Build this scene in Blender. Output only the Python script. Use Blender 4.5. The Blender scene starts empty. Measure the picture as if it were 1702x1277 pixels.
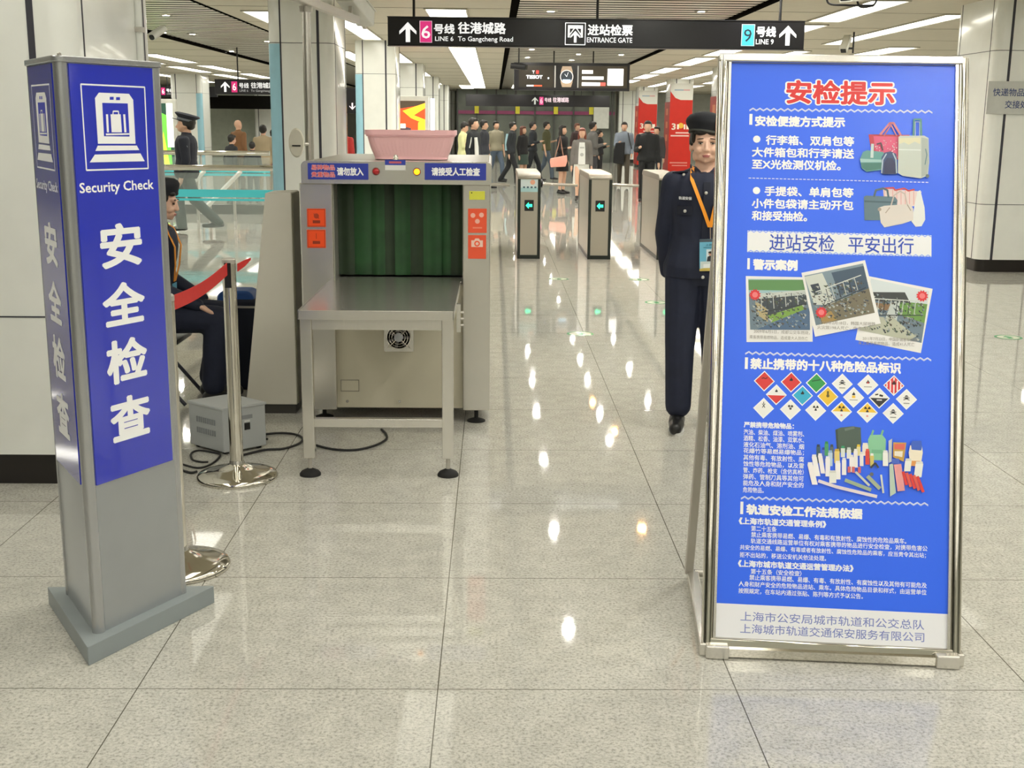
import bpy, bmesh, math, random
from mathutils import Vector, Matrix, Euler
random.seed(7)
PI = math.pi
S = bpy.context.scene
COL = S.collection

# ------------------------------------------------------------------ camera
EYE = Vector((0, 0, 1.6)); FPX = 1987.4
PITCH, YAW, ROLL = .21467, .01645, -.00958
_f = Vector((math.sin(YAW)*math.cos(PITCH), math.cos(YAW)*math.cos(PITCH), -math.sin(PITCH)))
_r = Vector((math.cos(YAW), -math.sin(YAW), 0)); _d = _f.cross(_r)
_r2 = math.cos(ROLL)*_r + math.sin(ROLL)*_d
_d2 = -math.sin(ROLL)*_r + math.cos(ROLL)*_d
cam = bpy.data.cameras.new('camera'); cam_o = bpy.data.objects.new('camera', cam); COL.objects.link(cam_o)
cam.sensor_width = 36; cam.lens = 36*FPX/1702; cam.clip_start = .05; cam.clip_end = 300
_m = Matrix((_r2, -_d2, -_f)).transposed().to_4x4(); _m.translation = EYE
cam_o.matrix_world = _m
S.camera = cam_o

# ------------------------------------------------------------------ world, exposure
w = bpy.data.worlds.new('world'); S.world = w; w.use_nodes = True
w.node_tree.nodes['Background'].inputs[0].default_value = (.9, .95, 1, 1)
w.node_tree.nodes['Background'].inputs[1].default_value = .1
S.view_settings.view_transform = 'Standard'; S.view_settings.look = 'None'
S.view_settings.gamma = 1; S.view_settings.use_curve_mapping = False
S.view_settings.exposure = 0.33
S.cycles.use_denoising = True
S.cycles.max_bounces = 8; S.cycles.diffuse_bounces = 4; S.cycles.glossy_bounces = 4
S.cycles.transparent_max_bounces = 12
S.cycles.sample_clamp_indirect = 6
STRIP_E = 5.5      # ceiling strips
SPOT_E = 900.0      # recessed downlights

# measuring helpers: which ray of the photograph goes where (used to read sizes off it)
def ray(x, y):
    return _r2*((x-851)/FPX) + _d2*((y-638.5)/FPX) + _f
def on_ground(x, y, z=0.0):
    d = ray(x, y); return EYE + d*((z-EYE.z)/d.z)
def at_y(x, y, Y):
    d = ray(x, y); return EYE + d*(Y/d.y)
def on_plane(x, y, O, n):
    d = ray(x, y); return EYE + d*((O-EYE).dot(n)/d.dot(n))

# ------------------------------------------------------------------ materials
def lin(c):
    if isinstance(c, str):
        c = [int(c[i:i+2], 16) for i in (0, 2, 4)]
    out = []
    for v in c[:3]:
        v = v/255.0
        out.append(v/12.92 if v <= .04045 else ((v+.055)/1.055)**2.4)
    return (*out, 1)
MATS = {}
def mat(name, c, rough=.5, metal=0., emit=0., vary=.06, spec=.5, nscale=6., trans=0., alpha=1., coat=0.):
    if name in MATS: return MATS[name]
    m = bpy.data.materials.new(name); m.use_nodes = True; nt = m.node_tree
    b = nt.nodes['Principled BSDF']
    col = lin(c)
    b.inputs['Roughness'].default_value = rough; b.inputs['Metallic'].default_value = metal
    b.inputs['Specular IOR Level'].default_value = spec
    if coat: b.inputs['Coat Weight'].default_value = coat; b.inputs['Coat Roughness'].default_value = .05
    if trans: b.inputs['Transmission Weight'].default_value = trans
    if alpha < 1: b.inputs['Alpha'].default_value = alpha
    if emit:
        b.inputs['Base Color'].default_value = col
        b.inputs['Emission Color'].default_value = col; b.inputs['Emission Strength'].default_value = emit
    elif vary:
        tc = nt.nodes.new('ShaderNodeTexCoord'); n = nt.nodes.new('ShaderNodeTexNoise')
        n.inputs['Scale'].default_value = nscale; n.inputs['Detail'].default_value = 4
        nt.links.new(tc.outputs['Object'], n.inputs['Vector'])
        r = nt.nodes.new('ShaderNodeValToRGB')
        r.color_ramp.elements[0].color = tuple(v*(1-vary) for v in col[:3])+(1,)
        r.color_ramp.elements[1].color = tuple(min(1, v*(1+vary)) for v in col[:3])+(1,)
        r.color_ramp.elements[0].position = .3; r.color_ramp.elements[1].position = .7
        nt.links.new(n.outputs['Fac'], r.inputs['Fac']); nt.links.new(r.outputs['Color'], b.inputs['Base Color'])
    else:
        b.inputs['Base Color'].default_value = col
    MATS[name] = m
    return m
def mat_print(name='print', rough=.45, emit=0., spec=.5):
    if name in MATS: return MATS[name]
    m = bpy.data.materials.new(name); m.use_nodes = True; nt = m.node_tree; b = nt.nodes['Principled BSDF']
    a = nt.nodes.new('ShaderNodeVertexColor'); a.layer_name = 'Col'
    nt.links.new(a.outputs['Color'], b.inputs['Base Color'])
    b.inputs['Roughness'].default_value = rough; b.inputs['Specular IOR Level'].default_value = spec
    if emit:
        nt.links.new(a.outputs['Color'], b.inputs['Emission Color']); b.inputs['Emission Strength'].default_value = emit
    MATS[name] = m
    return m
def brushed(name, c, rough=.28, sx=2., sz=160., metal=.82):
    if name in MATS: return MATS[name]
    m = bpy.data.materials.new(name); m.use_nodes = True; nt = m.node_tree; b = nt.nodes['Principled BSDF']
    b.inputs['Metallic'].default_value = metal; b.inputs['Base Color'].default_value = lin(c)
    tc = nt.nodes.new('ShaderNodeTexCoord'); mp = nt.nodes.new('ShaderNodeMapping'); n = nt.nodes.new('ShaderNodeTexNoise')
    mp.inputs['Scale'].default_value = (sz, sz, sx); n.inputs['Scale'].default_value = 1
    nt.links.new(tc.outputs['Object'], mp.inputs['Vector']); nt.links.new(mp.outputs['Vector'], n.inputs['Vector'])
    r = nt.nodes.new('ShaderNodeMapRange'); r.inputs[3].default_value = rough*.8; r.inputs[4].default_value = rough*1.25
    nt.links.new(n.outputs['Fac'], r.inputs[0]); nt.links.new(r.outputs[0], b.inputs['Roughness'])
    MATS[name] = m
    return m

# ------------------------------------------------------------------ mesh helpers
class MB:
    def __init__(s): s.bm = bmesh.new()
    def _add(s, verts, faces, M=None):
        vs = [s.bm.verts.new(M @ Vector(v) if M else Vector(v)) for v in verts]
        for f in faces:
            try: s.bm.faces.new([vs[i] for i in f])
            except ValueError: pass
        return s
    def box(s, x0, x1, y0, y1, z0, z1, M=None):
        v = [(x0,y0,z0),(x1,y0,z0),(x1,y1,z0),(x0,y1,z0),(x0,y0,z1),(x1,y0,z1),(x1,y1,z1),(x0,y1,z1)]
        return s._add(v, [(0,3,2,1),(4,5,6,7),(0,1,5,4),(1,2,6,5),(2,3,7,6),(3,0,4,7)], M)
    def prism(s, pts, z0, z1, M=None):           # outline in xy, extruded in z
        n = len(pts)
        v = [(p[0],p[1],z0) for p in pts]+[(p[0],p[1],z1) for p in pts]
        f = [tuple(range(n-1,-1,-1)), tuple(range(n,2*n))]+[(i,(i+1)%n,n+(i+1)%n,n+i) for i in range(n)]
        return s._add(v, f, M)
    def rbox(s, x0, x1, y0, y1, z0, z1, r, n=5, M=None):
        return s.prism(rrect(x0,x1,y0,y1,r,n), z0, z1, M)
    def loft(s, rings, M=None, cap=True):        # rings: lists of equal numbers of points
        n = len(rings[0]); v = [p for r in rings for p in r]; f = []
        for k in range(len(rings)-1):
            for i in range(n): f.append((k*n+i, k*n+(i+1)%n, (k+1)*n+(i+1)%n, (k+1)*n+i))
        if cap:
            f.append(tuple(range(n-1,-1,-1))); b = (len(rings)-1)*n; f.append(tuple(range(b,b+n)))
        return s._add(v, f, M)
    def lathe(s, prof, n=24, c=(0,0,0), M=None):
        rings = [[(c[0]+r*math.cos(2*PI*i/n), c[1]+r*math.sin(2*PI*i/n), c[2]+z) for i in range(n)] for r, z in prof]
        return s.loft(rings, M)
    def tube(s, pts, r, n=8, M=None, closed=False):
        pts = [Vector(p) for p in pts]; rings = []; up = Vector((0,0,1)); prev = None
        for i, p in enumerate(pts):
            t = (pts[min(i+1,len(pts)-1)]-pts[max(i-1,0)]).normalized()
            a = prev - t*prev.dot(t) if prev else t.cross(up)
            if a.length < 1e-4: a = t.cross(Vector((1,0,0)))
            a.normalize(); b = t.cross(a); prev = a
            rr = r[i] if isinstance(r, (list,tuple)) else r
            rings.append([p+a*(rr*math.cos(2*PI*k/n))+b*(rr*math.sin(2*PI*k/n)) for k in range(n)])
        return s.loft(rings, M)
    def cyl(s, a, b, r, n=16, M=None): return s.tube([a,b], r, n, M)
    def bar(s, a, b, wx, wy, up=(0,0,1)):          # rectangular bar between two points
        a = Vector(a); b = Vector(b); t = (b-a).normalized(); u = Vector(up)
        x = t.cross(u)
        if x.length < 1e-4: x = t.cross(Vector((0,1,0)))
        x.normalize(); y = t.cross(x)
        rings = [[p+x*(sx*wx/2)+y*(sy*wy/2) for sx, sy in ((-1,-1),(1,-1),(1,1),(-1,1))] for p in (a,b)]
        return s.loft(rings)
    def ell(s, c, r, rot=None, nu=14, nv=9):
        M = Matrix.Translation(c) @ (rot.to_matrix().to_4x4() if rot else Matrix()) @ Matrix.Diagonal((r[0],r[1],r[2],1))
        rings = []
        for k in range(1, nv):
            a = PI*k/nv
            rings.append([(math.sin(a)*math.cos(2*PI*i/nu), math.sin(a)*math.sin(2*PI*i/nu), -math.cos(a)) for i in range(nu)])
        return s.loft(rings, M)
    def cone(s, a, b, ra, rb, n=12):               # round-ended tapering limb
        a = Vector(a); b = Vector(b); t = b-a; L = t.length or 1e-5; t = t/L
        x = t.cross(Vector((.31,.95,.05)))
        if x.length < 1e-3: x = t.cross(Vector((1,0,0)))
        x.normalize(); y = t.cross(x); rings = []
        for k in range(1,5):
            q = PI/2*k/4; rings.append((a-t*(ra*math.cos(q)), ra*math.sin(q)))
        for k in range(4,0,-1):
            q = PI/2*k/4; rings.append((b+t*(rb*math.cos(q)), rb*math.sin(q)))
        return s.loft([[p+x*(r*math.cos(2*PI*i/n))+y*(r*math.sin(2*PI*i/n)) for i in range(n)] for p, r in rings])
    def mesh(s, name, m=None, smooth=False, M=None):
        bmesh.ops.recalc_face_normals(s.bm, faces=s.bm.faces)
        me = bpy.data.meshes.new(name); s.bm.to_mesh(me); s.bm.free()
        if M: me.transform(M)
        if m: me.materials.append(m)
        if smooth:
            me.polygons.foreach_set('use_smooth', [True]*len(me.polygons))
            if smooth != 'all': me.set_sharp_from_angle(angle=math.radians(38))
        return me
    def build(s, name, m, parent=None, smooth=True, bevel=0., M=None, loc=None):
        me = s.mesh(name, m, smooth, M)
        o = link(name, me, parent)
        if loc: o.location = loc
        if bevel:
            b = o.modifiers.new('bevel', 'BEVEL'); b.width = bevel; b.segments = 2; b.limit_method = 'ANGLE'; b.angle_limit = math.radians(40)
        return o
def rrect(x0, x1, y0, y1, r, n=5):
    out = []
    for cx, cy, a0 in ((x1-r,y0+r,-90),(x1-r,y1-r,0),(x0+r,y1-r,90),(x0+r,y0+r,180)):
        for k in range(n+1):
            a = math.radians(a0+90*k/n); out.append((cx+r*math.cos(a), cy+r*math.sin(a)))
    return out
def link(name, data, parent=None):
    o = bpy.data.objects.new(name, data); COL.objects.link(o)
    if parent: o.parent = parent
    return o
def tag(o, label, cat, group=None, kind=None):
    o['label'] = label; o['category'] = cat
    if group: o['group'] = group
    if kind: o['kind'] = kind
    return o
def thing(name, label, cat, loc=(0,0,0), rz=0., group=None):
    o = link(name, None); o.location = loc; o.rotation_euler = (0,0,rz); o.empty_display_size = .1
    return tag(o, label, cat, group)
def struct(o): o['kind'] = 'structure'; return o
def copy_tree(o, parent=None):
    c = o.copy(); COL.objects.link(c)
    if parent: c.parent = parent
    for ch in list(o.children): copy_tree(ch, c)
    return c

# ------------------------------------------------------------------ flat printing and lettering
_tc = {}
def text_mesh(s, bold=0., res=2):
    key = (s, bold, res)
    if key in _tc: return _tc[key]
    cu = bpy.data.curves.new('lettering', 'FONT'); cu.body = s; cu.resolution_u = res
    o = bpy.data.objects.new('lettering', cu)
    me = bpy.data.meshes.new_from_object(o)
    v = [tuple(x.co) for x in me.vertices]; f = [tuple(p.vertices) for p in me.polygons]
    bpy.data.objects.remove(o); bpy.data.curves.remove(cu); bpy.data.meshes.remove(me)
    if bold:
        V = []; F = []
        nd = 5 if bold < .03 else 9 if bold < .07 else 17
        offs = [(0,0)]+[(bold*math.cos(2*PI*(i+.5)/(nd-1)), bold*math.sin(2*PI*(i+.5)/(nd-1))) for i in range(nd-1)]
        for k, (dx, dy) in enumerate(offs):
            b = len(V); V += [(x+dx, y+dy, k*.0002) for x, y, z in v]; F += [tuple(i+b for i in q) for q in f]
        v, f = V, F
    _tc[key] = (v, f)
    return v, f
class Print:
    """flat printing on a plane: F maps (u, v, lift) to the parent's space; colours are ink, stored per face"""
    def __init__(s, F): s.F = F; s.bm = bmesh.new(); s.cl = s.bm.loops.layers.float_color.new('Col'); s.n = 0
    def face(s, pts, c, lift):
        vs = [s.bm.verts.new(s.F @ Vector((p[0],p[1],lift + (p[2] if len(p) > 2 else 0)))) for p in pts]
        try: f = s.bm.faces.new(vs)
        except ValueError: return
        for l in f.loops: l[s.cl] = c
    def poly(s, pts, c, same=False):
        s.n += 0 if same else 1; s.face([(p[0],p[1]) for p in pts], lin(c), .0001*s.n); return s
    def rect(s, x0, x1, y0, y1, c): return s.poly([(x0,y0),(x1,y0),(x1,y1),(x0,y1)], c)
    def disc(s, x, y, r, c, n=20, ry=None):
        return s.poly([(x+r*math.cos(2*PI*k/n), y+(ry or r)*math.sin(2*PI*k/n)) for k in range(n)], c)
    def line(s, pts, wd, c):
        s.n += 1
        for a, b in zip(pts, pts[1:]):
            a = Vector(a); b = Vector(b); t = (b-a).normalized()*wd/2; nn = Vector((-t.y,t.x))
            s.face([a-t*.3+nn, a-t*.3-nn, b+t*.3-nn, b+t*.3+nn], lin(c), .0001*s.n)
        return s
    def text(s, t, x0, x1, yc, h, c, bold=.0, slope=0., res=2):
        s.n += 1; v, f = text_mesh(t, bold, res)
        if not v: return s
        ax = min(p[0] for p in v); bx = max(p[0] for p in v); ay = min(p[1] for p in v); by = max(p[1] for p in v)
        kx = (x1-x0)/(bx-ax); ky = h/(by-ay); cc = lin(c)
        P = [((x0+(p[0]-ax)*kx), yc-h/2+(p[1]-ay)*ky + slope*(p[0]-ax)*kx, p[2]*.02) for p in v]
        vs = [s.bm.verts.new(s.F @ Vector((p[0],p[1],p[2]+.0001*s.n))) for p in P]
        for q in f:
            try: fa = s.bm.faces.new([vs[i] for i in q])
            except ValueError: continue
            for l in fa.loops: l[s.cl] = cc
        return s
    def build(s, name, parent, m=None):
        me = bpy.data.meshes.new(name)
        s.bm.normal_update()
        want = (s.F.to_3x3() @ Vector((0,0,1)))
        fl = [f for f in s.bm.faces if f.normal.dot(want) < 0]
        if fl: bmesh.ops.reverse_faces(s.bm, faces=fl)
        s.bm.to_mesh(me); s.bm.free()
        me.materials.append(m or mat_print())
        return link(name, me, parent)
def frame(O, u, v):
    u = Vector(u).normalized(); v = Vector(v).normalized(); n = u.cross(v)
    M = Matrix((u, v, n)).transposed().to_4x4(); M.translation = Vector(O); return M
class Plane:
    """a printed face standing in the place: O, u, v in world; root = location of the thing it belongs to"""
    def __init__(s, O, u, v, root=(0,0,0)):
        s.W = frame(O, u, v); s.inv = s.W.inverted(); s.n = s.W.to_3x3() @ Vector((0,0,1)); s.O = Vector(O)
        s.F = Matrix.Translation(-Vector(root)) @ s.W
    def uv(s, x, y):
        p = s.inv @ on_plane(x, y, s.O, s.n); return (p.x, p.y)
    def q(s, *pts): return [s.uv(*p) for p in pts]
    def txt(s, P, t, xl, yl, xr, yr, h, c, bold=.0, res=2):
        a = s.uv(xl,yl); b = s.uv(xr,yr); t0 = s.uv(xl,yl-h/2); t1 = s.uv(xl,yl+h/2)
        P.text(t, a[0], b[0], (a[1]+b[1])/2, abs(t0[1]-t1[1]), c, bold, 0, res)
WHITE = 'FAFBFD'
steel = brushed('stainless_steel', 'D3D0C9', .22)
steel_dull = brushed('brushed_steel', 'C6C2BA', .34, metal=.65)
chrome = mat('polished_steel', 'DAD6CC', .09, 1., vary=0)
black_pl = mat('black_plastic', '17171A', .4)
rubber = mat('black_rubber', '141414', .75)
# ================================================================== THE SETTING
XL, XR, YB, YF, ZC = -20., 14., -9., 57., 3.0
def floor_mat():
    m = bpy.data.materials.new('granite_tile'); m.use_nodes = True; nt = m.node_tree; b = nt.nodes['Principled BSDF']
    N = nt.nodes.new; L = nt.links.new
    g = N('ShaderNodeNewGeometry')
    n1 = N('ShaderNodeTexNoise'); n1.inputs['Scale'].default_value = 95; n1.inputs['Detail'].default_value = 6; n1.inputs['Roughness'].default_value = .75
    n2 = N('ShaderNodeTexNoise'); n2.inputs['Scale'].default_value = 12; n2.inputs['Detail'].default_value = 3
    n3 = N('ShaderNodeTexVoronoi'); n3.inputs['Scale'].default_value = 70
    for n in (n1, n2, n3): L(g.outputs['Position'], n.inputs['Vector'])
    r1 = N('ShaderNodeValToRGB'); e = r1.color_ramp.elements
    e[0].position = .36; e[0].color = lin('8F8D85'); e[1].position = .56; e[1].color = lin('C9C7BE')
    x = r1.color_ramp.elements.new(.45); x.color = lin('B3B1A8')
    L(n1.outputs['Fac'], r1.inputs['Fac'])
    r3 = N('ShaderNodeValToRGB'); e = r3.color_ramp.elements
    e[0].position = .06; e[0].color = (.30,.30,.29,1); e[1].position = .17; e[1].color = (1,1,1,1)
    L(n3.outputs['Distance'], r3.inputs['Fac'])
    mx = N('ShaderNodeMix'); mx.data_type = 'RGBA'; mx.blend_type = 'MULTIPLY'; mx.inputs[0].default_value = .38
    L(r1.outputs['Color'], mx.inputs[6]); L(r3.outputs['Color'], mx.inputs[7])
    r2 = N('ShaderNodeMapRange'); r2.inputs[1].default_value = .3; r2.inputs[2].default_value = .7; r2.inputs[3].default_value = .9; r2.inputs[4].default_value = 1.06
    L(n2.outputs['Fac'], r2.inputs[0])
    m2 = N('ShaderNodeVectorMath'); m2.operation = 'SCALE'
    L(mx.outputs[2], m2.inputs[0]); L(r2.outputs[0], m2.inputs['Scale'])
    # joints: a 0.8646 m square grid
    sep = N('ShaderNodeSeparateXYZ'); L(g.outputs['Position'], sep.inputs[0])
    outs = []
    for ax, off in ((0, -1.018), (1, 4.9196)):
        a = N('ShaderNodeMath'); a.operation = 'SUBTRACT'; L(sep.outputs[ax], a.inputs[0]); a.inputs[1].default_value = off
        p = N('ShaderNodeMath'); p.operation = 'PINGPONG'; L(a.outputs[0], p.inputs[0]); p.inputs[1].default_value = .4323
        lt = N('ShaderNodeMath'); lt.operation = 'LESS_THAN'; L(p.outputs[0], lt.inputs[0]); lt.inputs[1].default_value = .0017
        outs.append(lt)
    mxm = N('ShaderNodeMath'); mxm.operation = 'MAXIMUM'; L(outs[0].outputs[0], mxm.inputs[0]); L(outs[1].outputs[0], mxm.inputs[1])
    m3 = N('ShaderNodeMix'); m3.data_type = 'RGBA'; L(mxm.outputs[0], m3.inputs[0]); L(m2.outputs[0], m3.inputs[6]); m3.inputs[7].default_value = lin('5E5B50')
    L(m3.outputs[2], b.inputs['Base Color'])
    b.inputs['Roughness'].default_value = .035; b.inputs['IOR'].default_value = 1.45
    bp = N('ShaderNodeBump'); bp.inputs['Strength'].default_value = .012; bp.inputs['Distance'].default_value = .002
    n4 = N('ShaderNodeTexNoise'); n4.inputs['Scale'].default_value = 30; L(g.outputs['Position'], n4.inputs['Vector'])
    L(n4.outputs['Fac'], bp.inputs['Height']); L(bp.outputs[0], b.inputs['Normal'])
    return m
struct(MB().box(XL,XR,YB,YF,-.1,0).build('floor', floor_mat(), smooth=False))
wall_m = mat('white_wall_panel', 'C9CBC2', .25)
struct(MB().box(XL-.2,XL,YB,YF,0,3.6).build('wall_left', wall_m, smooth=False))
struct(MB().box(XR,XR+.2,YB,YF,0,3.6).build('wall_right', wall_m, smooth=False))
struct(MB().box(XL-.2,XR+.2,YB-.2,YB,0,3.6).build('wall_back', wall_m, smooth=False))
struct(MB().box(XL-.2,XR+.2,YF,YF+.2,0,3.6).build('wall_front', wall_m, smooth=False))
ceil_m = mat('beige_ceiling_panel', 'C6C0AD', .55, vary=.03)
slat_m = mat('ceiling_slat', 'E2DECF', .32, .05, vary=.04)
dark_m = mat('dark_void', '151412', .9, spec=0.)
REC = [(-5.75, -3.6), (.2, 3.25)]
b = MB()
xs = [XL, REC[0][0], REC[0][1], REC[1][0], REC[1][1], XR]
for k in (0, 2, 4): b.box(xs[k], xs[k+1], YB, YF, ZC, ZC+.5)
for k in (0, 1): b.box(REC[k][0], REC[k][1], YB, YF, ZC+.42, ZC+.5)
struct(b.build('ceiling', ceil_m, smooth=False))
for x0, x1 in REC:                                     # slatted ceiling inside each recess
    b = MB(); y = YB+.1
    while y < YF-.4:
        b.box(x0+.09, x1-.05, y, y+.262, ZC+.04, ZC+.06); y += .30
    struct(b.build('ceiling', slat_m, smooth=False))
    b = MB(); b.box(x0-.01, x0+.09, YB, YF, ZC-.002, ZC+.30); b.box(x1-.05, x1+.01, YB, YF, ZC-.002, ZC+.30)  # flush black bands stand for the shadow gap along both recess edges
    y = YB+.1
    while y < YF-.4: b.box(x0+.09, x1-.05, y+.245, y+.30, ZC+.036, ZC+.05); y += .30  # dark strips stand for the shade in the gaps between slats
    b.box(x0, x1, YB, YF, ZC+.31, ZC+.33)

    struct(b.build('gap_shade', dark_m, smooth=False))
b = MB()
y = 1.2
while y < 55:                                          # cross joints of the flat ceiling panels
    for x0, x1 in ((XL,REC[0][0]),(REC[0][1],REC[1][0]),(REC[1][1],XR)): b.box(x0, x1, y, y+.012, ZC-.003, ZC+.01)
    y += 2.4
struct(b.build('trim_2', mat('ceiling_joint', '7A7566', .7), smooth=False))

# platform screen at the far end: dark glass bays behind a lintel
screen_m = mat('dark_glass_screen', '666C64', .4, vary=.3, nscale=1.2)
struct(MB().box(-1.6, 5.1, 52.0, 52.2, 0, 3.0).build('wall_platform', screen_m, smooth=False))
b = MB()
for k in range(9): b.box(-1.6+k*.82, -1.53+k*.82, 51.9, 52.0, 0, 3.0)
struct(b.build('trim_3', mat('screen_post', '4A4C49', .4), smooth=False))
struct(MB().box(-1.6, 5.1, 51.92, 52.0, 1.98, 2.12).build('trim_4', mat('magenta_band', '8C3E66', .5), smooth=False))
b = MB()
for x in (-.75, .98, 2.6, 4.1): b.box(x-.09, x+.09, 51.88, 51.92, 2.0, 2.42)
struct(b.build('trim_5', mat('yellow_strip', 'D9CF3C', .5), smooth=False))
tag(MB().box(4.2, 4.85, 51.8, 51.85, 1.42, 2.42).build('white_board', mat('white_panel', 'D6D8D2', .4), smooth=False, bevel=.01),
    'white rectangular panel on the dark screen at the far end of the hall', 'panel')
struct(MB().box(-11.5, -8.0, 47.5, 47.7, 2.05, 2.55).build('trim_6', dark_m, smooth=False))
struct(MB().box(-12.5, -6.0, 49.8, 50.0, 0, 3.0).build('wall_glass', mat('grey_green_glass', 'B4BBAB', .3), smooth=False))

# ------------------------------------------------------------------ columns
panel_m = mat('white_enamel_panel', 'F1F3EE', .16, vary=.02, coat=.3)
blue_m = mat('blue_enamel_stripe', 'A0D0E2', .25, vary=.03)
joint_m = mat('panel_joint', '3A3A44', .6)
plinth_m = mat('black_plinth', '1E1917', .3)
def column(x0, x1, y0, label, stripe=None, depth=1.2, mirror=False, group='white columns along the hall', poster=False):
    cx = (x0+x1)/2; cy = y0+depth/2; w = (x1-x0)/2; d = depth/2
    t = thing('column', label, 'column', (cx, cy, 0), 0, group)
    MB().rbox(-w, w, -d, d, .14, ZC, .1, 7).build('cladding', panel_m, t)
    MB().rbox(-w+.02, w-.02, -d+.02, d-.02, 0, .14, .09, 7).build('plinth', plinth_m, t)
    b = MB(); e = .0025
    for z in (.76, 2.43): b.rbox(-w-e, w+e, -d-e, d+e, z-.003, z+.003, .1, 7)
    s = -1 if mirror else 1
    for xx, wd in ((-w+.14, .008), (w-.165, .014)):
        b.box(s*xx-wd, s*xx+wd, -d-e, -d+.01, .14, ZC); b.box(s*xx-wd, s*xx+wd, d-.01, d+e, .14, ZC)
    for yy in (-d+.15, d-.15):
        b.box(-w-e, -w+.01, yy-.006, yy+.006, .14, ZC); b.box(w-.01, w+e, yy-.006, yy+.006, .14, ZC)
    b.build('panel_joint', joint_m, t, smooth=False)
    if stripe:
        # a blue cover around one front corner, below the upper joint
        pts_o = [p for p in rrect(-w-.004, w+.004, -d-.004, d+.004, .1, 7)]
        sgn = stripe
        if sgn < 0: ring = [(-w+.13,-d-.004), (-w+.1,-d-.004)]+[(-w+.1+.104*math.cos(math.radians(a)), -d+.1+.104*math.sin(math.radians(a))) for a in range(-95,-181,-12)]+[(-w-.004,-d+.14)]
        else: ring = [(w-.16,-d-.004), (w-.1,-d-.004)]+[(w-.1+.104*math.cos(math.radians(a)), -d+.1+.104*math.sin(math.radians(a))) for a in range(-85,1,12)]+[(w+.004,-d+.14)]
        inner = [(p[0]*.985, p[1]*.985) for p in ring]
        pts = ring+inner[::-1]
        MB().prism(pts, .15, 2.42).build('blue_stripe', blue_m, t)
    return t
A0, A1 = -2.46, -1.75
col_near = column(A0, A1, 5.16, 'large white panelled column behind the blue security pillar at left', -1, 1.21)
# a slim conduit on its side
b = MB(); b.cyl((.367, .33, .15), (.367, .33, 2.98), .017, 12)
o = b.build('conduit', panel_m, col_near)
b = MB()
for z in (.8, 1.55, 2.03, 2.6): b.box(.352, .39, .3, .36, z-.012, z+.012)
b.build('pipe_clip', steel_dull, o)
lab = ['white column with blue stripe directly behind the steel post and x-ray machine',
       'white column with narrow blue stripe just left of the pink basket',
       'third white column of the left row, above the pink basket',
       'fourth white column of the left row, past the red and yellow light box', 'white column near the far end of the left row', 'last white column of the left row, by the dark screen']
for k in range(6):
    column(A0, A1, 13.46+8.295*k, lab[k], -1, 1.2)
column(-10.05, -9.1, 38.3, 'white column with blue right edge behind the peaked-cap officer', 1, 1.2, True)
column(-9.55, -8.72, 48.9, 'small far white column between the hanging sign and the railings', 1, 1.2, True)
R0 = 5.47
col_r = column(R0, R0+.71, 13.46, 'large white column at right edge carrying the courier handover notice', None, 1.2, True)
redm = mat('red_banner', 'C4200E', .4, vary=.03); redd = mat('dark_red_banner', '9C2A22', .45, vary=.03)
for k, (Y, lb) in enumerate(((29.85, 'white column wrapped in red poster, right behind the standing guard'),
                             (38.1, 'white column wrapped in red poster, beside the man in black'),
                             (46.4, 'farthest white column wrapped in red poster'),
                             (54.6, None))):
    if lb is None:
        column(R0-.2, R0+.51, 51.9, 'plain white column at far end, left of the red posters', None, 1.2, True); continue
    t = column(R0, R0+.71, Y, lb, None, 1.2, True)
    r = t.location; w = .355; d = .6
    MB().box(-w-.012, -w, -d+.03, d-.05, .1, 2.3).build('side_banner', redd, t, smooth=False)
    MB().prism([(-w-.012,-d-.012),(w-.02,-d-.012),(w-.02,-d),(-w-.012,-d)], .1, 2.86).build('front_banner', redm, t, smooth=False)
    P = Print(frame((-w-.01, -d-.013, 0), (1,0,0), (0,0,1)))
    P.poly([(.0,2.86),(.70,2.86),(.70,2.36),(.32,2.36),(.16,2.42),(.05,2.55),(0,2.62)], 'D3D3CB')
    P.text('3', .07, .2, 1.55, .2, 'F0E6D8', .03); P.disc(.36, 1.58, .09, 'E8B53A', 8); P.rect(.24,.3,1.47,1.62,'F0E6D8'); P.rect(.45,.64,1.47,1.62,'F0E6D8'); P.rect(.5,.53,1.47,1.62,'C4200E')
    P.rect(.2,.62,1.34,1.38,'E7C9C0'); P.rect(.05,.62,1.25,1.29,'E7C9C0'); P.rect(.05,.6,.42,.46,'D98A80'); P.rect(.12,.6,.34,.37,'D98A80')
    P.rect(.12,.4,2.64,2.68,'8FA2B4'); P.rect(.4,.6,2.64,2.68,'CC9999')
    P.build('banner_print', t)
    P = Print(frame((-w-.0125, d-.05, 0), (0,-1,0), (0,0,1)))
    for z in (1.9, 1.5, 1.1): P.rect(.35,.75,z,z+.2,'C97A55')
    P.build('side_print', t)

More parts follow.
